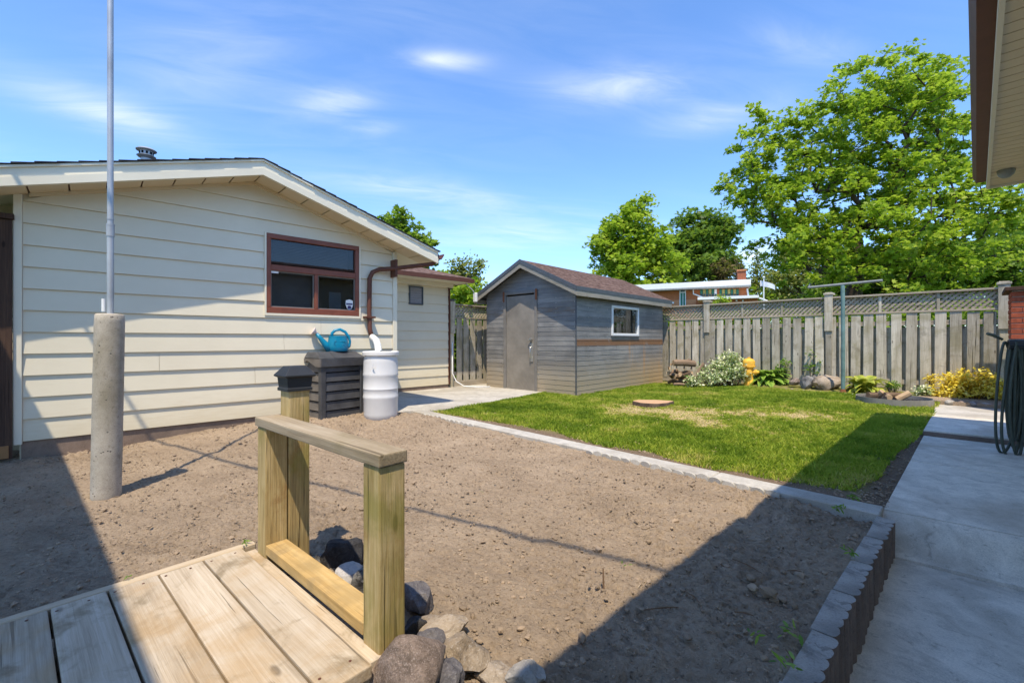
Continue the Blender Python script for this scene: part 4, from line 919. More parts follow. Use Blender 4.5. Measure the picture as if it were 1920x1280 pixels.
while y < YE-.04:
    y2 = min(y+.118, YE-.014); MB().box(-.3985, -.001, y, y2-.009, EZ-.066, EZ-.05).build('soffit_panel', M_soffit, hs); y = y2
MB().box(-.398, 0, -.8, YE-.015, EZ-.048, EZ-.03).build('soffit_backing', M_brown, hs)
MB().add([(-.5, -1.0, EZ+.11), (-.5, YE+.03, EZ+.11), (4, YE+.03, EZ+.9), (4, -1.0, EZ+.9), (-.5, -1.0, EZ+.13), (-.5, YE+.03, EZ+.13), (4, YE+.03, EZ+.92), (4, -1.0, EZ+.92)], [(3, 2, 1, 0), (4, 5, 6, 7), (0, 1, 5, 4), (1, 2, 6, 5), (2, 3, 7, 6), (3, 0, 4, 7)]).build('roof', M_sh_brown, hs)
WA, WB = -.6995+.086*-6.9, -.6995+.086*-.45
MB().hexa([(-6.9, WA, EZ+.09), (-.45, WB, EZ+.09), (-.45, -4, EZ+.7), (-6.9, -4, EZ+.7)], [(-6.9, WA, EZ+.12), (-.45, WB, EZ+.12), (-.45, -4, EZ+.73), (-6.9, -4, EZ+.73)]).build('wing_roof', M_sh_brown, hs)
sl = MB().lathe([(.0, -.085), (.03, -.08), (.055, -.055), (.065, -.02), (.066, .0)], 18)
so = thing('soffit_lamp', 'small round grey lamp under the beige soffit at right', 'lamp', (.205, 6.62, EZ-.06)); sl.build('lamp_dome', M_greybar, so, smooth='all'); MB().lathe([(.066, -.006), (.066, 0)], 18).build('lamp_base', M_greybar, so)
# overhead cables
def cable(a, b, r, sag, lab):
    a, b = Vector(a), Vector(b); pts = [a.lerp(b, t)-Vector((0, 0, sag*4*t*(1-t))) for t in np.linspace(0, 1, 16)]
    tag(MB().tube(pts, r, 6).build('overhead_cable', M_black_cable, smooth='all'), lab, 'cable')
# its shadow falls across the soil from (-3.52,1.23) to (-.975,2.0)
ca_ = Vector((-.975, 2.0, 0)); cd_ = Vector((-2.545, -.77, 0)); cu_ = Vector((.33, -.33, 1))*4.6
cable(ca_-cd_*1.6+cu_, ca_+cd_*3.2+cu_, .017, .0, 'black overhead cable whose shadow crosses the bare soil')
# garden hose
ho = thing('garden_hose', 'dark green garden hose hung in long loops at the right edge', 'hose', PD(1905, 640, 4.25))
hm = []
for i in range(14):
    big = i > 10
    w_ = (.085+.02*(i-11)) if big else random.uniform(.035, .06); L_ = random.uniform(1.08, 1.13) if big else random.uniform(.88, 1.04)
    ox = (-.035-.02*(i-11)) if big else -.045+.017*i+random.uniform(-.006, .006); oy = -.04+.008*((i*5) % 11); pts = []; ph = random.uniform(0, 6)
    for t in np.linspace(0, 2*math.pi, 36):
        s_ = math.sin(t); c_ = math.cos(t); f_ = (.35+.65*((1-c_)/2)**.8)
        a_ = ox*(.5+.5*f_)+s_*w_*f_+.012*math.sin(2*t+ph); pts.append((a_*.69-oy*.72, a_*.72+oy*.69, -L_/2+L_/2*c_+.006*math.sin(3*t+ph)))
    MB().tube(pts, .0115, 8, caps=False).build('hose_loop', M_hose, ho, smooth='all')
MB().tube([(-.09, -.07, .02), (-.15, -.12, .06), (-.19, -.16, .075)], [.012, .016, .013], 8).build('nozzle', plain('olive_grey_nozzle', (.10, .11, .08), .5), ho, smooth='all')
hk = MB().box(-.02, .30, -.02, .02, -.04, -.01).tube([(-.05, -.03, -.03), (.25, .03, -.03)], .05, 10).build('hose_hook', M_cap, ho)

# ------------------------------------------------------------------ clothes line post
cx_, cy_ = -1.72, 10.2
tl = thing('clothesline_post', 'green T shaped clothesline post in front of the back fence', 'clothesline post', (cx_, cy_, .08))
MB().tube([(0, 0, -.1), (.0, 0, 1.0), (-.005, 0, 2.04)], .033, 14).build('pole', M_green_pole, tl, smooth=40)
MB().tube([(-.56, 0, 2.045), (.57, 0, 2.075)], .024, 12).build('crossbar', M_greybar, tl, smooth=40)
for xx in (-.54, .52): MB().box(xx-.006, xx+.006, -.006, .006, 2.06, 2.10).build('eye', M_metal, tl)
MB().lathe([(.06, -.06), (.06, .03), (.045, .06), (.036, .1)], 12).build('rusty_foot', M_rust, tl, smooth=40)

# ------------------------------------------------------------------ rocks
def rock_mat(name, c1, c2, sc=8, spk=.3, spc=(.6, .55, .5), st=1):
    k = Mat(name, .85, .25); v = k.co((1, 1, st), rnd=20); a = k.noise(v, sc, 6, .65, .5); b = k.noise(v, sc*14, 4, .8)
    c = k.ramp(a, [(.35, c1), (.62, c2)]); c = k.mix(k.M('MULTIPLY', k.step(b, .52, .66), spk), c, spc); c = k.mix(k.M('MULTIPLY', k.step(b, .42, .30), spk), c, tuple(x*.4 for x in c1))
    vn_ = k.noise(v, sc*3.3, 7, .75, 1.2); c = k.mix(k.M('MULTIPLY', k.step(vn_, .50, .62), .45), c, tuple(x*.55 for x in c1)); k.color(c); k.bump(a, .6, .03); k.bump(vn_, .8, .012); k.bump(b, .9, .005); return k.m
def rockmesh(name, r, mat, seed, sub=3, facet=.5, amp=.22):
    bm = bmesh.new(); bmesh.ops.create_icosphere(bm, subdivisions=sub, radius=1)
    rs = random.Random(seed); planes = [(Vector((rs.gauss(0, 1), rs.gauss(0, 1), rs.gauss(0, 1))).normalized(), rs.uniform(.62, .92)) for _ in range(9)]
    for v in bm.verts:
        p = v.co.copy()
        for (nn, dd) in planes:
            s = p.dot(nn)
            if s > dd: p -= nn*(s-dd)*facet*2*.9
        p *= 1+amp*(mnoise.noise(p*1.6+Vector((seed*3.1, 0, 0))))+amp*.35*mnoise.noise(p*5+Vector((seed, 7, 0)))+amp*.12*mnoise.noise(p*14+Vector((seed, 7, 0)))
        v.co = Vector((p.x*r[0], p.y*r[1], p.z*r[2]))
    me = bpy.data.meshes.new(name); bm.to_mesh(me); bm.free(); me.materials.append(mat)
    me.polygons.foreach_set('use_smooth', [True]*len(me.polygons))
    try: me.set_sharp_from_angle(angle=R(28))
    except Exception: pass
    return me
RM = dict(dark=rock_mat('charcoal_rock', (.02, .02, .022), (.065, .062, .062), 6, .25, (.18, .17, .17)),
          grey=rock_mat('grey_rock', (.12, .115, .115), (.28, .27, .26), 7, .35),
          white=rock_mat('pale_rock', (.36, .34, .33), (.55, .52, .49), 7, .2, (.7, .68, .65)),
          strip=rock_mat('banded_rock', (.05, .05, .05), (.42, .41, .40), 10, .3, st=5),
          pink=rock_mat('pink_granite', (.15, .11, .085), (.37, .28, .225), 14, .55, (.62, .52, .47)),
          tan=rock_mat('tan_rock', (.22, .165, .11), (.42, .34, .255), 7, .45),
          slate=rock_mat('purple_grey_rock', (.10, .09, .095), (.20, .185, .185), 8, .2),
          lime=rock_mat('limestone', (.32, .29, .25), (.5, .46, .40), 8, .25))
rocks = [  # label, px, py, z, size (along right, along depth, up), rot, material
 ('jagged charcoal black rock behind the base rail between the posts', 645, 1040, .10, (.105, .085, .085), 20, 'dark'),
 ('flat pale brown stone behind the charcoal rock', 688, 1032, .05, (.10, .06, .04), 60, 'tan'),
 ('pale whitish stone under the charcoal rock beside the base rail', 658, 1078, .09, (.085, .07, .05), 10, 'white'),
 ('black and white banded stone left of the near post', 679, 1092, .12, (.038, .05, .07), -15, 'strip'),
 ('small grey stone against the base rail near the far post', 608, 1052, .07, (.05, .04, .04), -15, 'strip'),
 ('purple grey slab right of the near post', 782, 1125, .06, (.055, .09, .085), 60, 'slate'),
 ('dark stone in the gap right of the near post', 775, 1180, .06, (.05, .05, .045), 30, 'dark'),
 ('rounded tan boulder at the soil edge behind the granite', 838, 1178, .05, (.105, .07, .055), -20, 'tan'),
 ('large speckled pink granite boulder in front of the near post', 768, 1252, .12, (.125, .10, .095), 15, 'pink'),
 ('tan angular rock right of the speckled granite', 868, 1228, .07, (.085, .075, .060), 40, 'tan'),
 ('grey angular rock below the tan angular rock', 838, 1272, .09, (.06, .055, .05), 10, 'slate'),
 ('brown low stone right of the tan rocks', 925, 1262, .03, (.06, .05, .03), 10, 'tan'),
 ('pale rounded stone at the bottom of the rock pile', 988, 1268, .03, (.068, .055, .04), 25, 'lime'),
 ('dark grey stone beneath the granite boulder', 805, 1205, .05, (.06, .05, .05), 25, 'slate'),
 ('small pale pebble beside the rounded tan boulder', 876, 1198, .03, (.013, .010, .010), 25, 'lime'),
]
for i, (lab, px, py, z, s, rz, mt_) in enumerate(rocks):
    o = link(bpy.data.objects.new('rock', rockmesh('rock', s, RM[mt_], i+3, facet=.7 if mt_ != 'pink' else .4, amp=.24 if mt_ not in ('pink', 'white') else .12)))
    o.location = P(px, py, z); o.rotation_euler = (0, 0, YAW+R(rz)*.5); tag(o, lab, 'rock')
# bed rocks by the fence
for i, (lab, px, py, d, s, mt_) in enumerate([
    ('broad flat pale boulder left of the clothesline post', 1550, 719, 8.75, (.30, .18, .19), 'tan'),
    ('pointed pale grey rock between the hosta and the broad boulder', 1514, 718, 8.9, (.14, .12, .15), 'grey'),
    ('rough pinkish stone right of the green hosta', 1490, 716, 9.1, (.11, .09, .09), 'pink'),
    ('grey stone leaning behind the broad boulder', 1530, 712, 9.3, (.13, .10, .10), 'grey'),
    ('tan stone behind the clothesline post by the fence', 1596, 690, 9.0, (.09, .06, .05), 'tan')]):
    o = link(bpy.data.objects.new('rock', rockmesh('rock', s, RM[mt_], i+40))); o.location = PD(px, py, d); o.rotation_euler = (0, R(random.uniform(-12, 12)), YAW); tag(o, lab, 'rock')
# stone border
sb = thing('stone_border', 'row of small rounded stones edging the lawn at the flower bed', 'stone border', (-2.5, 10.15, .08))
smesh = [rockmesh('stone', (.07, .055, .045), RM[m_], 60+j, 2, .3, .15) for j, m_ in enumerate(('lime', 'tan', 'white', 'grey', 'pink', 'lime'))]
for i in range(17): inst('stone', random.choice(smesh), sb, (-.15+i*.098, .0+random.uniform(-.02, .02)+.04*math.sin(i), random.uniform(-.01, .01)), (0, 0, random.uniform(0, 6)), (random.uniform(.6, .95),)*3)
sb2 = thing('stone_border', 'row of rounded stones below the yellow shrub beside the paved corner', 'stone border', (0, 9.85, .11))
for i in range(12): inst('stone', random.choice(smesh), sb2, (-.55+i*.13, .0+random.uniform(-.02, .02), 0), (0, 0, random.uniform(0, 6)), (random.uniform(.8, 1.25),)*3)

# ------------------------------------------------------------------ tree stump
st_ = P(1222, 757, .03); stp = thing('tree_stump', 'freshly cut orange tree stump set low in the lawn', 'stump', (st_.x, st_.y, .0))
def ring(rx, ry, z, nn=40, w=.06):
    return [((rx*(1+w*math.sin(3*t+.5)+w*.6*math.sin(7*t)+.25*max(0, math.cos(t-.3))**8))*math.cos(t), (ry*(1+w*math.sin(3*t+.5)+w*.6*math.sin(7*t)))*math.sin(t), z) for t in np.linspace(0, 2*math.pi, nn, endpoint=False)]
M_stump = Mat('stump_cut', .85, .2); vv = M_stump.co(); dd = M_stump.N.new('ShaderNodeVectorMath'); dd.operation = 'LENGTH'; M_stump.L.new(vv, dd.inputs[0])
wv = M_stump.M('SINE', M_stump.M('ADD', M_stump.M('MULTIPLY', dd.outputs['Value'], 220), M_stump.M('MULTIPLY', M_stump.noise(vv, 9, 4), 9)))
M_stump.color(M_stump.mix(M_stump.M('MULTIPLY', M_stump.noise(vv, 30, 4), .6), M_stump.ramp(M_stump.M('ADD', M_stump.M('MULTIPLY', wv, .2), .5), [(.3, (.42, .22, .10)), (.7, (.60, .36, .19))]), (.62, .42, .27))); M_stump = M_stump.m
sm = MB(); rr_ = [ring(.31, .25, -.05), ring(.30, .24, .055), ring(.29, .23, .07)]
fs = [];
for j in range(2):
    for k in range(40): fs.append((j*40+k, j*40+(k+1) % 40, (j+1)*40+(k+1) % 40, (j+1)*40+k))
sm.add([p for q in rr_ for p in q], fs); sm.build('bark_ring', M_bark, stp, smooth=40)
MB().add(ring(.29, .23, .071)+ring(.29, .23, .06), [tuple(range(40))]+[(k, (k+1) % 40, 40+(k+1) % 40, 40+k) for k in range(40)]).build('cut_face', M_stump, stp)
for o in [c for c in stp.children]: pass
stp.rotation_euler = (0, 0, YAW)

# ------------------------------------------------------------------ leaf / grass / tree machinery
def rotmats(n, up=.0, spread=1.0):
    q = rng.normal(size=(n, 4)); q /= np.linalg.norm(q, axis=1)[:, None]; w, x, y, z = q.T
    return np.stack([1-2*(y*y+z*z), 2*(x*y-z*w), 2*(x*z+y*w), 2*(x*y+z*w), 1-2*(x*x+z*z), 2*(y*z-x*w), 2*(x*z-y*w), 2*(y*z+x*w), 1-2*(x*x+y*y)], -1).reshape(n, 3, 3)
def upmats(n, tilt):                    # leaf frames with normals spread about +z
    az = rng.random(n)*2*np.pi; t = np.abs(rng.normal(size=n))*tilt; ax = rng.random(n)*2*np.pi
    ca, sa = np.cos(az), np.sin(az); Z = np.zeros(n); O = np.ones(n)
    Rz = np.stack([ca, -sa, Z, sa, ca, Z, Z, Z, O], -1).reshape(n, 3, 3); c, s = np.cos(t), np.sin(t)
    Rx = np.stack([O, Z, Z, Z, c, -s, Z, s, c], -1).reshape(n, 3, 3); c2, s2 = np.cos(ax), np.sin(ax)
    R2 = np.stack([c2, -s2, Z, s2, c2, Z, Z, Z, O], -1).reshape(n, 3, 3); return R2 @ Rx @ Rz
MAPLE = np.array([(0, -.1, 0), (.22, .02, .02), (.5, .05, -.05), (.34, .28, 0), (.46, .6, -.06), (.17, .5, .03), (0, .95, -.10), (-.17, .5, .03), (-.46, .6, -.06), (-.34, .28, 0), (-.5, .05, -.05), (-.22, .02, .02)])
OVAL = np.array([(0, 0, 0), (.26, .3, .04), (.22, .7, .0), (0, 1, -.08), (-.22, .7, .0), (-.26, .3, .04)])
def leaves(pts, size, tmpl, tilt=.8, rand=False):
    n = len(pts); Mx = rotmats(n) if rand else upmats(n, tilt); s = size*(.65+.7*rng.random(n))
    return (np.einsum('nij,kj->nki', Mx, tmpl)*s[:, None, None]+pts[:, None, :]).reshape(-1, 3)
def ball(n): v = rng.normal(size=(n, 3)); v /= np.linalg.norm(v, axis=1)[:, None]; return v*(rng.random(n)**.4)[:, None]
def make_tree(label, base, lobes, nclump, per, leaf, crad, mat, tr=.16, group=None, tmpl=MAPLE, name='broadleaf_tree', trunk_h=None, tilt=.9, limbs=True, bark=None, core=0, fl=.6):
    """lobes: (centre, radii) in world space."""
    base = Vector(base); t = thing(name, label, 'tree', base, 0, group)
    vol = np.array([l[1][0]*l[1][1]*l[1][2] for l in lobes])**.75; vol /= vol.sum(); A = []
    for l, f in zip(lobes, vol):
        k = max(2, int(nclump*f)); b = ball(k)*np.array(l[1]); A.append(b+np.array(l[0]))
    A = np.concatenate(A)-np.array(base)
    # limbs: connect clumps outward from the trunk
    nodes = [Vector((0, 0, 0))]; par = [-1]; top = float(np.percentile(A[:, 2], 78)); cxy = np.array([np.mean(A[:, 0]), np.mean(A[:, 1])])*.5
    zlow = float(A[:, 2].min()); steps = 9
    for i in range(1, steps+1):
        f = i/steps; nodes.append(Vector((cxy[0]*f*f+.08*math.sin(i*1.7)*f, cxy[1]*f*f+.08*math.cos(i*2.1)*f, top*f))); par.append(len(nodes)-2)
    start = max(1, int(steps*max(.15, zlow/top*.7)))
    order = np.argsort(np.linalg.norm(A-np.array([cxy[0]*.5, cxy[1]*.5, top*.5]), axis=1)); used = []
    NP = np.array([n[:] for n in nodes])
    NPl = [n for n in NP]; ends = []
    step_ = max(.25, crad*.8)
    for ai in order:
        a = A[ai]; arr = np.array(NPl); dv = a-arr; d = np.linalg.norm(dv, axis=1); pen = d+.9*np.maximum(0, arr[:, 2]-a[2]+.1*d)
        pen[:start] = 1e9; j = int(np.argmin(pen)); D = d[j]
        if D < .05: continue
        m = max(1, int(D/step_)); pj = Vector(arr[j]); pa = Vector(a); last = j; sag = Vector((0, 0, .16*D)); side = Vector(rng.normal(size=3))*.06*D
        for q in range(1, m+1):
            f = q/m; p = pj.lerp(pa, f)-sag*(4*f*(1-f))*.5+side*(f*(1-f))*4*.5; NPl.append(np.array(p)); nodes.append(p); par.append(last); last = len(nodes)-1
        ends.append(last)
    cnt = [0]*len(nodes)
    for e_ in ends: cnt[e_] += 1
    for i in range(len(nodes)-1, 0, -1): cnt[par[i]] += cnt[i]
    mx = max(cnt[1], 1); rad = [max(.008, tr*(c/mx)**.48) for c in cnt]; rad[0] = tr*1.25
    tk = MB(); MBl = MB()
    for i in range(1, steps+1): tk.tube([nodes[i-1], nodes[i]], [max(rad[i-1], rad[i]), rad[i]], 9, caps=(i == steps))
    for i in range(steps+1, len(nodes)):
        if rad[i] < .011 and not limbs: continue
        MBl.tube([nodes[par[i]], nodes[i]], [min(rad[par[i]], rad[i]*1.5), rad[i]], 5 if rad[i] > .03 else 3, caps=False)
    tk.build('trunk', bark or M_bark, t, smooth='all'); MBl.build('limbs', bark or M_bark, t, smooth='all')
    cr_ = np.repeat(.55+.9*rng.random(len(A)), per)[:, None]; pts = np.repeat(A, per, 0)+ball(len(A)*per)*cr_*crad*np.array([1.15, 1.15, fl]); ct = np.repeat(rng.normal(size=len(A))*.16, per)
    tint = np.clip(.5+ct+rng.normal(size=len(pts))*.16, 0, 1)
    me = fast_mesh('crown', leaves(pts, leaf, tmpl, tilt), len(tmpl), mat, tint); o = link(bpy.data.objects.new('crown', me)); o.parent = t
    return t
def lobe(px, py, d, r, dz=0, ry=None, rd=None):
    k = r/F*d; return (PD(px, py, d+dz), (k, rd if rd else k, (ry if ry else r)/F*d))
L_maple = leafmat('maple_leaf', [(.14, .23, .01), (.27, .39, .02), (.42, .53, .04), (.55, .62, .08)], .55)
L_mid = leafmat('mid_leaf', [(.10, .17, .015), (.20, .31, .025), (.34, .45, .05)], .5)
L_dark = leafmat('dark_leaf', [(.07, .13, .018), (.13, .22, .028), (.22, .32, .05)], .45)
L_olive = leafmat('olive_leaf', [(.15, .17, .04), (.26, .27, .06), (.38, .38, .12)], .45)
L_brown = leafmat('rusty_leaf', [(.10, .06, .03), (.17, .12, .045), (.24, .19, .07)], .35)
D0 = 14.0
mb_ = PD(1599, 640, D0); mb_.z = -.36
mlobes = [lobe(*a) for a in ((1700, 175, D0, 75), (1752, 190, D0+.5, 78), (1625, 170, D0-.4, 72), (1660, 270, D0, 120), (1545, 250, D0-.5, 88), (1440, 270, D0-.6, 62), (1400, 330, D0-.4, 52), (1455, 365, D0-.5, 78), (1560, 360, D0, 110),
    (1680, 390, D0-.8, 120), (1775, 300, D0+.6, 70), (1790, 400, D0-.5, 95), (1870, 400, D0, 50), (1850, 445, D0-1, 75), (1480, 440, D0-.4, 70), (1520, 480, D0-1, 75), (1640, 475, D0-1.5, 95), (1750, 480, D0-1.2, 90), (1690, 112, D0, 22), (1610, 110, D0-.3, 18), (1800, 230, D0, 22), (1420, 215, D0-.5, 28), (1370, 385, D0-.4, 26))]
mlobes = [(c, (r[0], r[0]*1.05 if r[0] > .7 else r[0], r[2])) for c, r in mlobes]
make_tree('large bright green maple rising behind the back fence at right', mb_, mlobes, 1120, 44, .115, .22, L_maple, tr=.22, name='maple_tree', tilt=.85, fl=.75)
D1 = 54
b = PD(1182, 640, D1); b.z = -.36
make_tree('round bright green tree just right of the shed roof', b, [lobe(*a) for a in ((1182, 435, D1, 48), (1150, 470, D1, 45), (1215, 465, D1, 45), (1175, 510, D1-1, 62), (1240, 500, D1-.5, 42), (1192, 392, D1, 26), (1125, 455, D1, 20), (1205, 375, D1, 12))], 420, 40, .42, .85, L_maple, tr=.3, tilt=.8)
b = PD(1315, 640, 62); b.z = -.36
make_tree('darker rounded tree above the orange brick building', b, [lobe(*a) for a in ((1315, 440, 62, 45), (1285, 470, 62, 40), (1350, 440, 62, 38), (1320, 500, 62, 62), (1365, 500, 62, 20), (1285, 415, 62, 18), (1370, 425, 62, 16), (1305, 405, 62, 12))], 380, 40, .48, 1.0, L_dark, tr=.3, tilt=1.0)
b = PD(770, 640, 22); b.z = -.36
make_tree('bright green tree peeking over the right slope of the garage roof', b, [lobe(*a) for a in ((750, 425, 22, 28), (785, 455, 22, 32), (745, 460, 22, 40), (765, 500, 22, 45), (800, 450, 22, 13), (752, 397, 22, 8), (728, 410, 22, 10))], 130, 40, .22, .34, L_mid, tr=.16, tilt=.8)
b = PD(868, 640, 26); b.z = -.36
make_tree('loose olive tree between the extension roof and the shed', b, [lobe(*a, ry=b_) for a, b_ in (((855, 510, 26, 12), 34), ((872, 505, 26, 13), 34), ((893, 520, 26, 14), 36), ((865, 545, 26, 34), 28))], 110, 26, .20, .34, L_olive, tr=.12, tmpl=OVAL, tilt=1.1, fl=1.1)
b = PD(880, 640, 17); b.z = -.36
make_tree('bright green bushy tree behind the side fence beside the shed', b, [lobe(*a) for a in ((880, 560, 17, 34), (850, 570, 17, 28), (905, 575, 17, 30), (830, 520, 17.5, 12))], 90, 44, .16, .26, L_maple, tr=.09, tmpl=OVAL)
b = PD(1500, 640, 50); b.z = -.36
make_tree('pale olive willow behind the flagpole', b, [lobe(*a) for a in ((1510, 470, 50, 42), (1485, 500, 50, 42), (1530, 520, 50, 55), (1470, 540, 50, 36), (1555, 480, 50, 40))], 260, 34, .38, .75, L_olive, tr=.2, tmpl=OVAL, tilt=1.1)
b = PD(1418, 640, 58); b.z = -.36
make_tree('thin sparse olive tree right of the brick chimney', b, [lobe(1420, 505, 58, 14, ry=34), lobe(1432, 520, 58, 18, ry=26), lobe(1412, 535, 58, 20, ry=20)], 110, 16, .34, .6, L_olive, tr=.12, tmpl=OVAL, tilt=1.1)
b = PD(1378, 640, 58); b.z = -.36
make_tree('bare branching tree left of the brick chimney', b, [lobe(1380, 500, 58, 18, ry=20), lobe(1388, 512, 58, 18, ry=18)], 140, 2, .2, .5, L_brown, tr=.14, tmpl=OVAL)
b = PD(1352, 640, 58); b.z = -.36
make_tree('small rusty brown tree beside the dark tree', b, [lobe(1352, 510, 58, 20, ry=24)], 80, 26, .34, .7, L_brown, tr=.12, tmpl=OVAL, tilt=1.1)
# hedge and bushes right behind the fence
for (lab, px, d, lbs, mt_) in (
    ('bright green bush behind the back fence right of the maple trunk', 1680, 19, ((1650, 520, 19, 45), (1700, 500, 19, 50), (1690, 545, 19, 40)), L_mid),
    ('bushy green shrub behind the fence near the end post', 1780, 17, ((1760, 500, 17, 55), (1800, 515, 17, 50), (1740, 530, 17, 40)), L_mid),
    ('dark leafy shrub behind the end post and brick pier', 1860, 17, ((1850, 490, 17, 50), (1890, 500, 17, 55), (1880, 450, 17.5, 35)), L_dark),
    ('tall leafy tree at the far right edge beyond the eave', 1920, 20, ((1905, 430, 20, 30), (1930, 470, 20, 55), (1925, 410, 20, 25), (1940, 520, 20, 60)), L_mid),
    ('dark green shrub low behind the left part of the back fence', 1590, 20, ((1570, 540, 20, 40), (1620, 535, 20, 40), (1530, 560, 20, 30)), L_dark)):
    b = PD(px, 640, d); b.z = -.36
    make_tree(lab, b, [lobe(*a) for a in lbs], 150, 40, .19, .34, mt_, tr=.1, tmpl=OVAL, name='shrub', tilt=1.0)
for (lab, a, b_, hh) in (('dense green hedge growing low behind the back fence', (-9.5, 13.6), (3.5, 14.2), 1.75), ('green hedge growing low behind the side fence', (-10.5, 5.2), (-10.2, 13.5), 1.6)):
    n = 30000; tt = rng.random(n); q = ball(n)
    pts = np.stack([a[0]+(b_[0]-a[0])*tt, a[1]+(b_[1]-a[1])*tt, 0*tt], -1)+q*np.array([.7, .7, 0]); pts[:, 2] = -.3+(hh+.5)*rng.random(n)*(.85+.25*fbm(pts[:, 0], pts[:, 1], 1.1, 3))
    o = link(bpy.data.objects.new('hedge', fast_mesh('hedge', leaves(pts, .13, OVAL, 1.1), 6, L_mid, np.clip(.4+.25*rng.normal(size=n), 0, 1)))); tag(o, lab, 'hedge')
# far wood
b = PD(1500, 640, 60); fw_ = []
for i in range(46):
    px = 1180+i*17; d = random.uniform(55, 75); c_ = PD(px, random.uniform(560, 590), d); k = random.uniform(30, 50)/F*d
    fw_.append(ball(240)*np.array([k, k, k*.8])+np.array(c_))
for i in range(12):
    d = random.uniform(50, 60); c_ = PD(700+i*22, random.uniform(588, 600), d); k = random.uniform(26, 34)/F*d; fw_.append(ball(200)*np.array([k, k, k*.7])+np.array(c_))
pts = np.concatenate(fw_); o = link(bpy.data.objects.new('distant_wood', fast_mesh('distant_wood', leaves(pts, .95, OVAL, 1.0), 6, L_mid, np.clip(.45+rng.normal(size=len(pts))*.25, 0, 1))))
tag(o, 'distant belt of green trees beyond the back fence', 'wood', kind='stuff')

# ------------------------------------------------------------------ grass
G_mat = leafmat('grass_blade', [(.12, .20, .012), (.26, .37, .025), (.48, .54, .06), (.68, .58, .17), (.82, .66, .38)], .42, .6)
def grass():
    n = 330000; x = -6.3+5.9*rng.random(n); y = 3.76+6.5*rng.random(n)**1.05
    left = -5.72-.23*sstep(4.6, 5.7, y)-.2*sstep(5.7, 6.9, y); right = -.585+.13*fbm(y*0, y, 2.6, 3)+.12*sstep(6, 7.5, y)-.10*sstep(4.6,3.8,y)
    near = 3.80+.32*fbm(x, x*0, 2.3, 3)*sstep(-5.6, -4.5, x)-.05
    far = 10.12+.12*fbm(x, x*0+4, 2, 2)
    k = (x > left) & (x < right) & (y > near) & (y < far)
    c, s = math.cos(-SR), math.sin(-SR); lx = (x-sc0.x)*c-(y-sc0.y)*s; ly = (x-sc0.x)*s+(y-sc0.y)*c
    k &= ~((lx < .03) & (ly > -.03)); ring_ = ((x-st_.x)**2+(y-st_.y)**2) > .27**2; k &= ring_
    # firepit
    k &= ((x-FPX)**2+(y-FPY)**2) > .50**2
    x, y = x[k], y[k]
    dm = bald(x, y); edge = np.maximum(sstep(near[k]+.5, near[k]+.05, y), sstep(right[k]-.45, right[k]-.02, x))
    keep = rng.random(len(x)) > np.clip(.66*dm+.6*edge*fbm(x, y, 5, 2)*1.3, 0, .93); x, y, dm, edge = x[keep], y[keep], dm[keep], edge[keep]
    cl = fbm(x, y, 6, 3); h = (.022+.032*rng.random(len(x)))*(.6+.9*cl)*(1-.55*dm); w = .0032+.0022*rng.random(len(x))
    w *= 1+.10*np.maximum(0, y-4); z = lawn_z(x, y)+.022*(fbm(x, y, 3, 3)-.5)-.004
    a = rng.random(len(x))*2*np.pi; la = rng.random(len(x))*2*np.pi; ln = h*(.3+.8*rng.random(len(x)))
    p = np.stack([x, y, z], -1); wv = np.stack([np.cos(a)*w, np.sin(a)*w, 0*w], -1); lv1 = np.stack([np.cos(la)*ln, np.sin(la)*ln, h], -1)
    mid = p+lv1*np.array([.35, .35, .6]); V = np.stack([p-wv, p+wv, mid+wv*.75, p+lv1, mid-wv*.75], 1).reshape(-1, 3)
    tint = np.clip(.33+.55*(fbm(x+3, y, 1.7, 3)-.5)+.6*(fbm(x, y+8, 4.5, 3)-.5)+.3*(cl-.5)+rng.normal(size=len(x))*.09+.62*dm*(rng.random(len(x)) < .72)+.2*edge*rng.random(len(x)), 0, 1)
    o = link(bpy.data.objects.new('grass', fast_mesh('grass', V, 5, G_mat, tint))); tag(o, 'patchy green lawn grass with straw coloured bald spots', 'grass', kind='stuff')
FPc = PD(1675, 700, 7.15); FPX, FPY = FPc.x, FPc.y
grass()
# straw and dead bits on the lawn
n = 5000; x = -5.3+4.4*rng.random(n); y = 4.1+5.2*rng.random(n); zn_ = np.exp(-(((x+3.2)/1.7)**2+((y-6.3)/1.15)**2))+.2; k = rng.random(n) < zn_
x, y = x[k], y[k]; a = rng.random(len(x))*6.28; l_ = .012+.02*rng.random(len(x)); dx, dy = np.cos(a)*l_, np.sin(a)*l_; z = lawn_z(x, y)+.014
V = np.stack([np.stack([x-dx, y-dy, z], -1), np.stack([x+dx-dy*.12, y+dy+dx*.12, z+.004], -1), np.stack([x+dx+dy*.12, y+dy-dx*.12, z+.008], -1)], 1).reshape(-1, 3)
M_straw = plain('straw', (.50, .37, .20), .9, .1); tag(link(bpy.data.objects.new('straw', fast_mesh('straw', V, 3, M_straw))), 'dry straw strewn over the bald lawn patches', 'straw', kind='stuff')

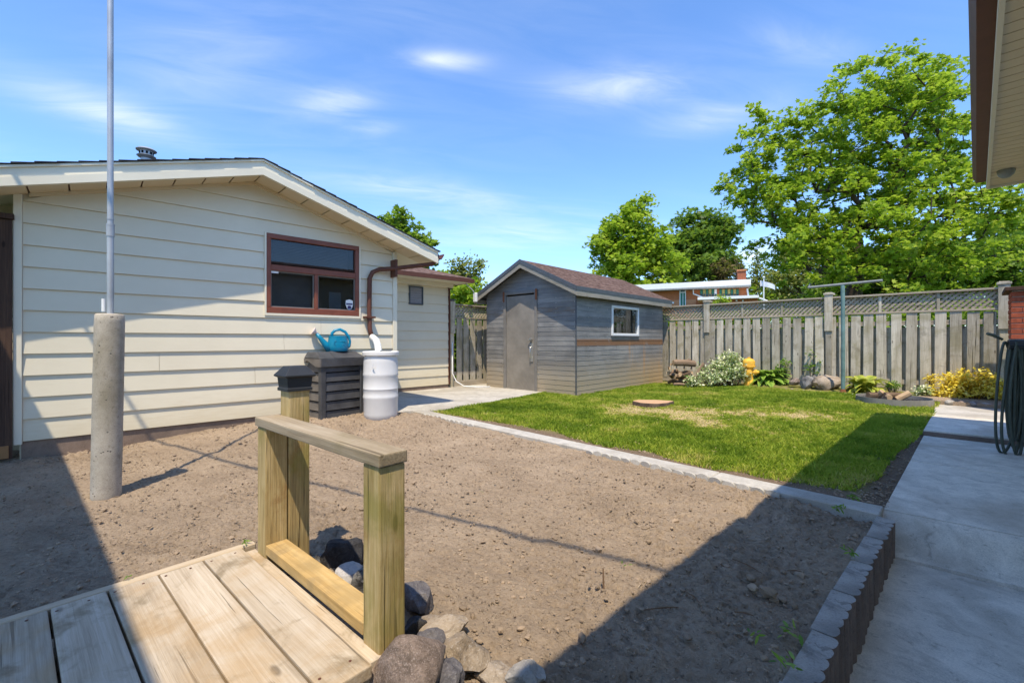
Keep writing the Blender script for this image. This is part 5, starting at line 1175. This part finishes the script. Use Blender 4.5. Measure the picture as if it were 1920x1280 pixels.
# ------------------------------------------------------------------ fire pit
fp = thing('fire_pit', 'round steel fire ring at the right corner of the lawn', 'fire pit', (FPX, FPY, .0))
MB().lathe([(.480, -.02), (.483, .172), (.483, .18), (.470, .18), (.468, .172), (.466, .0)], 48, caps=False).build('ring', M_steel_ring, fp, smooth=40)
MB().lathe([(.466, .10), (.35, .118), (.2, .125), (.0, .128)], 32).build('ash_bed', M_ash, fp, smooth='all')
n = 700; r_ = .455*np.sqrt(rng.random(n)); a = rng.random(n)*6.28
scatter('gravel', np.stack([r_*np.cos(a), r_*np.sin(a), .128+0*r_], -1), .010+.012*rng.random(n), M_ash, parent=fp)
for i, (dx, dy, L_, rz, tz, lab) in enumerate(((-.05, -.1, .16, 60, 0, 'small split log standing upright in the middle of the fire pit'), (-.17, .0, .15, 100, 50, 'pale log leaning on the left in the fire pit'), (.12, .02, .2, -30, -35, 'log leaning right in the fire pit'), (-.02, .06, .3, 10, 2, 'log lying across the others in the fire pit'), (-.25, -.16, .2, 20, 2, 'flat pale log end at the left of the fire pit'))):
    o = thing('firewood', lab, 'firewood', (FPX+dx, FPY+dy, .16), R(rz)+YAW); m = Matrix.Rotation(R(tz), 4, 'Y')
    MB().prism([(.05*math.cos(t), .04*math.sin(t)) for t in np.linspace(0, 6.28, 8)[:-1]], -L_/2, L_/2, m @ Matrix.Rotation(R(90), 4, 'Y')).build('wood', M_logend if i < 3 else M_log, o, bevel=.004); o.location.z = .15+(.05 if i else .03)

# ------------------------------------------------------------------ wood pile right of the shed
wbase = PD(1275, 712, 10.6)
lid = 0
def logmesh(L, r, seed, split=False):
    rs = random.Random(seed); nn = 9; rad = [r*rs.uniform(.8, 1.15) for _ in range(nn)]
    if split: rad[0] *= .3; rad[1] *= .5; rad[-1] *= .5
    m = MB(); ringA = [(0, rad[i]*math.cos(2*math.pi*i/nn), rad[i]*math.sin(2*math.pi*i/nn)) for i in range(nn)]
    vs = [(-L/2, y_, z_) for _, y_, z_ in ringA]+[(0, y_*1.06, z_*1.06+.01) for _, y_, z_ in ringA]+[(L/2, y_, z_) for _, y_, z_ in ringA]
    fs = [tuple(range(nn-1, -1, -1)), tuple(range(2*nn, 3*nn))]+[(j*nn+i, j*nn+(i+1) % nn, (j+1)*nn+(i+1) % nn, (j+1)*nn+i) for i in range(nn) for j in range(2)]
    m.add(vs, fs); me = m.mesh('log', M_log, bevel=0); me.materials.append(M_logend); me.polygons[0].material_index = 1; me.polygons[1].material_index = 1; return me
lms = [logmesh(.42, .055, 1), logmesh(.36, .045, 2, True), logmesh(.40, .06, 3, True), logmesh(.34, .04, 4)]
def log(px, py, d, sc, rz, tz, lab, grp, me=None):
    o = inst('firewood_log', me or random.choice(lms), None, PD(px, py, d), (0, R(tz), YAW+R(rz)), (sc,)*3); tag(o, lab, 'log', grp)
log(1283, 681, 10.3, 1.25, 5, 3, 'large brown log on top of the firewood pile beside the shed', None, lms[0])
log(1313, 691, 10.2, .9, 20, -52, 'grey log leaning upright at right of the firewood pile', None, lms[3])
for i in range(22):
    px = random.uniform(1252, 1302); py = random.uniform(696, 717); log(px, py, 10.45+random.uniform(-.3, .25), random.uniform(.6, .9), random.uniform(-70, 70), random.uniform(-20, 20), 'split log in the firewood pile beside the shed', 'split logs of the firewood pile')
for px, py in ((1258, 683), (1254, 690), (1291, 675), (1268, 676)): log(px, py, 10.4, .6, random.uniform(30, 80), 0, 'short log end at the top of the firewood pile beside the shed', 'short log ends on top of the firewood pile')
log(1273, 720, 10.1, .7, 0, 2, 'pale log lying on the lawn edge before the firewood pile', None)

# ------------------------------------------------------------------ hydrant ornament
hy = PD(1404, 690, 9.75); hy.z = .06
hd = thing('fire_hydrant', 'yellow fire hydrant ornament between the two leafy plants by the fence', 'hydrant', hy)
MB().lathe([(.13, 0), (.13, .03), (.10, .04), (.098, .12), (.088, .14), (.088, .40), (.10, .42), (.10, .44)], 20).build('barrel', M_yellow, hd, smooth=40)
MB().lathe([(.10, .44), (.135, .445), (.135, .475), (.12, .48), (.125, .56), (.105, .60), (.07, .625), (.03, .635), (.03, .66), (.0, .662)], 20).build('bonnet', M_yellow, hd, smooth=40)
for (a, L_) in ((R(20), .20), (R(200), .16), (R(-70), .16)):
    MB().lathe([(.055, .07), (.055, .12), (.065, .125), (.065, .15), (.045, .155), (.028, L_), (.0, L_+.001)], 14, Matrix.Translation((0, 0, .33)) @ Matrix.Rotation(a+YAW*0, 4, 'Z') @ Matrix.Rotation(R(90), 4, 'Y')).build('nozzle_cap', M_yellow, hd, smooth=40)

# ------------------------------------------------------------------ plants
L_var = leafmat('cream_edged_leaf', [(.12, .20, .04), (.30, .42, .12), (.72, .76, .42), (.88, .86, .6)], .25)
L_yel = leafmat('golden_leaf', [(.42, .34, .03), (.78, .60, .04), (.92, .74, .08), (.95, .84, .25)], .3)
L_sml = leafmat('small_green_leaf', [(.08, .17, .02), (.18, .32, .04), (.32, .45, .09)], .4)
def bush(label, blobs, n, leaf, mat, name='bush', cat='bush', tilt=.9, base=None, group=None):
    t = thing(name, label, cat, base or blobs[0][0], 0, group); t.location.z = .05; b0 = np.array(t.location); pts = []; st = MB()
    for (c, r, w) in blobs:
        k = int(n*w); q = ball(k)
        sub = ball(max(3, k//14))*np.array(r)+np.array(c); pp = sub[rng.integers(0, len(sub), k)]+ball(k)*leaf*1.7; pts.append(pp)
        for s_ in sub[:25]: st.tube([Vector((s_[0]*.25+c[0]*.75, s_[1]*.25+c[1]*.75, .04))-t.location, Vector(s_)-t.location], [.006, .003], 4, caps=False)
    pts = np.concatenate(pts); pts[:, 2] = np.maximum(pts[:, 2], .07); pts -= b0
    o = link(bpy.data.objects.new('foliage', fast_mesh('foliage', leaves(pts, leaf, OVAL, tilt), 6, mat, rng.random(len(pts))))); o.parent = t
    st.build('stems', M_twig, t); return t
def bl_(px, py, d, rx, ry, w): k = d/F; return (tuple(PD(px, py, d)), (rx*k, rx*k*.8, ry*k), w)
bush('large cream and green variegated bush left of the yellow hydrant', [bl_(1365, 680, 10.1, 28, 20, .35), bl_(1350, 695, 10.0, 42, 18, .3), bl_(1375, 700, 9.9, 32, 20, .35), bl_(1335, 708, 9.85, 26, 12, .2), bl_(1302, 714, 9.8, 14, 8, .12)], 3600, .055, L_var, 'variegated_bush')
bush('golden yellow shrub in the bed beside the paved corner', [bl_(1800, 715, 7.55, 30, 18, .3), bl_(1840, 718, 7.45, 40, 24, .4), bl_(1830, 735, 7.35, 50, 14, .4), bl_(1765, 738, 7.6, 22, 10, .15), bl_(1745, 712, 7.9, 6, 8, .04), bl_(1880, 735, 7.3, 22, 18, .2)], 3400, .048, L_yel, 'golden_shrub')
bush('low green plant behind the fire pit', [bl_(1675, 722, 8.0, 14, 6, 1)], 400, .03, L_sml, 'small_plant', 'plant')
bush('pale green low plant left of the golden shrub', [bl_(1735, 735, 7.7, 14, 8, 1)], 350, .045, L_var, 'small_plant', 'plant')
for (lab, px, y0, y1, d) in (('thin leafy stem climbing the fence left of the fence post', 1520, 655, 705, 9.3), ('tall leafy stem climbing the fence near the middle post', 1535, 668, 700, 9.25), ('short leafy stem by the fence above the green hosta', 1474, 664, 700, 9.6), ('leafy sprig rising behind the green hosta', 1462, 678, 705, 9.5)):
    bush(lab, [bl_(px, (y0+y1)/2, d, 3, (y1-y0)/2, 1)], 55, .06, L_sml, 'climbing_stem', 'plant', base=tuple(PD(px, y1, d)))
# hostas: every leaf a part
def hosta(label, loc, n, L, mat_cols, W=.42):
    t = thing('hosta', label, 'plant', loc); mats = [leafmat('hosta_leaf', mat_cols, .3)]
    m = MB(); ns = 6; vs = []; fs = []
    for i in range(ns+1):
        u = i/ns; w = W*math.sin(math.pi*min(1, u*.94+.03))**.8*(1-.25*u)*.5; z = .34*math.sin(u*2.2)-.35*u*u
        x = u
        vs += [(x, -w, z+.05*abs(w)*2), (x, 0, z-.02), (x, w, z+.05*abs(w)*2)]
    for i in range(ns): a = i*3; fs += [(a, a+1, a+4, a+3), (a+1, a+2, a+5, a+4)]
    m.add(vs, fs); me = m.mesh('leaf', mats[0], smooth='all'); at = me.attributes.new('tint', 'FLOAT', 'POINT')
    at.data.foreach_set('value', [(.15 if j % 3 == 1 else .85) for j in range(len(vs))])
    for i in range(n):
        a = i*2.399+random.uniform(-.3, .3); tier = i/n; s = L*random.uniform(.75, 1.15)
        inst('leaf', me, t, (0.05*math.cos(a), .05*math.sin(a), .03+.10*(1-tier)), (random.uniform(-.3, .3), -R(52)*(1-tier)+R(8)+random.uniform(-.15, .15), a), (s, s, s*1.1))
    return t
h1 = PD(1440, 712, 9.75); h1.z = .06; hosta('round clump of bright green hosta between hydrant and rocks', h1, 90, .42, [(.12, .24, .02), (.26, .42, .05), (.44, .56, .12)])
h2 = PD(1622, 720, 8.3); h2.z = .08; hosta('yellow green hosta right of the clothesline post', h2, 34, .36, [(.16, .26, .03), (.42, .46, .06), (.58, .58, .12)], .55)
# small weeds and bits in the soil
for i, (px, py, lab, n_, sz) in enumerate(((1600, 930+5, 'green weed sprouting at the soil corner beside the kerb', 18, .035), (1594, 1036, 'small green weed in the dark soil beside the blocks', 16, .03), (1475, 1188, 'broad leaved seedling wilting in the shaded soil', 9, .05), (1476, 1248, 'small grass sprout in the shaded soil by the blocks', 10, .04), (660, 783, 'low green weeds at the foot of the compost bin', 40, .03), (1420, 1195, 'thin dry stalk in the shaded soil', 5, .03), (1575, 956, 'green weeds along the kerb near the walkway', 30, .03), (706, 1255, 'small green weed by the deck corner', 14, .022), (868, 777, 'tuft of weeds at the kerb end near the pad', 20, .025), (905, 955-30, 'tiny sprout in the sunlit soil', 5, .015), (1170, 1062, 'tiny pale sprout in the sunlit soil by the cable shadow', 6, .02), (462, 1020, 'green tuft on the deck edge board', 10, .02), (240, 1085, 'mossy tuft on the shaded deck edge board', 10, .014))):
    z_ = .175 if px in (462, 240) else (.09 if px in (706,) else .015); c_ = P(px, py, z_); t = thing('weed', lab, 'weed', c_); q = ball(n_)*np.array([sz, sz, .1*sz])+np.array([0, 0, .012])
    Mx = upmats(n_, 1.1); V = (np.einsum('nij,kj->nki', Mx, OVAL*np.array([.55, 1, 1]))*(sz*(.6+.7*rng.random(n_)))[:, None, None]+q[:, None, :]).reshape(-1, 3)
    o = link(bpy.data.objects.new('foliage', fast_mesh('foliage', V, 6, L_sml, rng.random(n_)))); o.parent = t
tw = MB()
M_twp = plain('dry_twig', (.16, .10, .06), .9, .1)
for (a, b_, lab) in (((1122, 1060), (1132, 1108), 'dark twig stuck upright in the sunlit soil'),):
    p = P(*b_, .0); q = Vector((p.x-.01, p.y+.01, .095)); tag(MB().tube([q, p], [.003, .005], 5).build('twig', M_twp), lab, 'twig')
TWL = ('longish dry twig on the sun and shade line of the soil', 'long curved twig across the shaded soil near the large dark clod', 'short twig in the shaded soil nearest the kerb corner', 'short dry twig in the shaded soil left of the weeds', 'pale twig next to the grass sprout in the shaded soil', 'small twig at the shade line near the long dry twig', 'twig beside the blocks in the far corner of the shaded soil', 'tiny twig in the sunlit soil right of the near post', 'small twig just behind the large dark clod')
for i, (px, py, L_, rz) in enumerate(((1240, 1140, .14, 50), (1400, 1060, .16, -20), (1515, 1010, .05, 80), (1395, 1150, .07, 20), (1480, 1230, .08, -60), (1300, 1120, .09, -30), (1560, 1010, .06, -50), (850, 1092, .05, 10), (1490, 1070, .06, 30))):
    p = P(px, py, .015); d_ = Vector((math.cos(R(rz)), math.sin(R(rz)), .04))*L_; o = MB().tube([p-d_*.5, p+Vector((.004, .004, .004)), p+d_*.5], [.002, .0035, .0015], 5).build('twig', M_twp)
    tag(o, TWL[i], 'twig', 'dry twigs on the soil')
for i, (px, py, r_, lab) in enumerate(((1440, 1108, .035, 'large dark clod in the shaded soil beside the blocks'), (1408, 1083, .026, 'round dark clod just behind the large clod'), (1122, 1030, .022, 'brown clod in the sunlit soil on the cable shadow'), (1092, 1068, .014, 'small rounded clod in the sunlit soil'), (1412, 1101, .022, 'flat dark clod left of the large clod'))):
    o = link(bpy.data.objects.new('clod', rockmesh('clod', (r_, r_*.85, r_*.7), M_soil_clod, 80+i, 2, .4, .35))); o.location = P(px, py, r_*.5); tag(o, lab, 'clod')

# ------------------------------------------------------------------ brick building, flag beyond the fence
BD = 46.0
def far(px, py, d=BD): return PD(px, py, d)
TH = R(22); ob = PD(1345, 637, BD); ax = thing('brick_building', 'orange brick school building with flat white roof and chimney beyond the fence', 'building', (ob.x, ob.y, -.36), TH)
M_ob = plain('orange_brick', (.44, .15, .06), .9, .15, var=.12, scale=4); M_ob2 = plain('pale_orange_brick', (.52, .23, .11), .9, .15, var=.1, scale=4); M_obr = plain('chimney_brick', (.32, .11, .06), .9, .15, var=.25, scale=9)
M_wpan = [plain('green_panel', (.03, .16, .10), .4), plain('tan_panel', (.40, .33, .10), .5), plain('window_dark', (.03, .05, .06), .2, .5)]
def bx(px0, px1, py0, py1, x_off=0, dep=6, d=BD):     # box whose front face (facing -y) spans the pixels at the building's plane
    nx, ny = -math.sin(TH), math.cos(TH)
    def at(px, py):
        l = (px-960)/F; wx, wy = CS*l-SN, SN*l+CS; dd = (x_off+ob.x*nx+ob.y*ny)/(wx*nx+wy*ny)
        return ((wx*dd-ob.x)*ny-(wy*dd-ob.y)*nx, HC+(637-py)/F*dd+.36)
    xm = (px0+px1)/2
    return (at(px0, py0)[0], at(px1, py0)[0], x_off, x_off+dep, at(xm, py1)[1], at(xm, py0)[1])
x0_, x1_, y0_, y1_, z0_, z1_ = bx(1190, 1403, 541, 575); MB().box(x0_, x1_, y0_, y0_+8, 0, z1_).build('wall', M_ob, ax)
MB().box(*bx(1190, 1305, 563, 600, -.08, .07)).build('wall_base', M_ob2, ax)
MB().box(*bx(1180, 1408, 529, 541, -.9, 10)).build('roof', M_white, ax)
MB().box(*bx(1180, 1408, 539, 542, -.95, 1)).build('roof_edge', M_greybar, ax)
ch = MB().box(*bx(1383, 1399, 507, 530, -.3, 1.0)).build('chimney', M_obr, ax); MB().box(*bx(1382, 1400, 505, 507.5, -.4, 1.2)).build('chimney_cap', M_ob2, ch); MB().box(*bx(1388, 1394, 502, 505, .1, .4)).build('chimney_pot', M_dark, ch)
x = 1313
for i in range(13):
    w_ = 5.3; pxa = x+i*w_+(4 if i > 5 else 0)
    o = MB().box(*bx(pxa, pxa+4.6, 542, 555.5, -.1, .08)).build('window', M_wpan[i % 2] if i != 5 else M_white, ax)
    MB().box(*bx(pxa+.6, pxa+4, 551, 555, -.14, .03)).build('pane', M_wpan[2], o)
MB().box(*bx(1274, 1286, 541, 577, -.12, .1)).build('door_frame', M_white, ax)
o = MB().box(*bx(1276, 1284.5, 549, 577, -.16, .03)).build('door_glass', M_wpan[0], ax); MB().box(*bx(1276, 1284.5, 543, 547, -.16, .03)).build('transom', M_wpan[2], ax)
MB().box(*bx(1280, 1281, 549, 577, -.2, .03)).build('door_bar', M_white, ax)
MB().box(*bx(1318, 1421, 558, 600, -3.2, 5)).build('annex_wall', M_ob, ax); MB().box(*bx(1308, 1423, 555, 560, -3.9, 6)).build('annex_roof', M_white, ax)
a1 = bx(1300, 1302, 541, 551, -.2, .1); MB().tube([(a1[0], -.3, a1[5]), (a1[0], -.3, a1[4]), (a1[0]+1.6, -.4, a1[4]-.7)], .07, 8).build('downpipe', M_white, ax)
a1 = bx(1401, 1402, 541, 556, -.2, .1); MB().tube([(a1[0], -.3, a1[5]), (a1[0]+.1, -.3, a1[4])], .08, 8).build('downpipe', M_white, ax)
MB().tube([(bx(1423, 1424, 558, 559, -3.5, .1)[0], -3.6, bx(1423, 1424, 558, 559, -3.5, .1)[4]), (bx(1442, 1443, 565, 566, -3.5, .1)[0], -3.6, bx(1442, 1443, 565, 566, -3.5, .1)[4])], .09, 6).build('ramp_rail', M_white, ax)
for px in (1262, 1320, 1381, 1393): MB().box(*bx(px-1.5, px+1.5, 566 if px < 1300 else 562, 569 if px < 1300 else 565, -3.4 if px > 1300 else -.2, .15)).build('wall_lamp', M_white, ax)
fg = PD(1432, 600, 38); fgt = thing('flagpole', 'white flag flying from a white pole right of the brick building', 'flagpole', (fg.x, fg.y, -.36))
zt2 = PD(1432, 522, 38).z+.36; MB().tube([(0, 0, 0), (0, 0, zt2)], .05, 8).lathe([(.0, zt2), (.10, zt2+.05), (.10, zt2+.15), (0, zt2+.2)], 8).build('pole', M_white, fgt)
fm = MB(); nx_, ny_ = 10, 4; z1__ = PD(1432, 529, 38).z+.36; vs = []; k_ = 38/F
for i in range(nx_+1):
    for j in range(ny_+1):
        u, v_ = i/nx_, j/ny_; px_ = -8+u*31; py_ = -4+v_*(11-3*u)+u*10
        vs.append((CS*px_*k_-.25*math.sin(u*7), SN*px_*k_+.25*math.sin(u*7+1), z1__-py_*k_+.1*math.sin(u*6)))
fm.add(vs, [(i*(ny_+1)+j, (i+1)*(ny_+1)+j, (i+1)*(ny_+1)+j+1, i*(ny_+1)+j+1) for i in range(nx_) for j in range(ny_)]); fm.build('flag', plain('flag_cloth', (.72, .74, .80), .8, .1), fgt, smooth='all')
b = PD(1352, 600, 30); b.z = -.36
make_tree('small bright green bush top showing above the back fence', b, [lobe(1352, 563, 30, 12, ry=9), lobe(1345, 580, 30, 14)], 20, 30, .16, .3, L_maple, tr=.05, tmpl=OVAL, name='shrub')
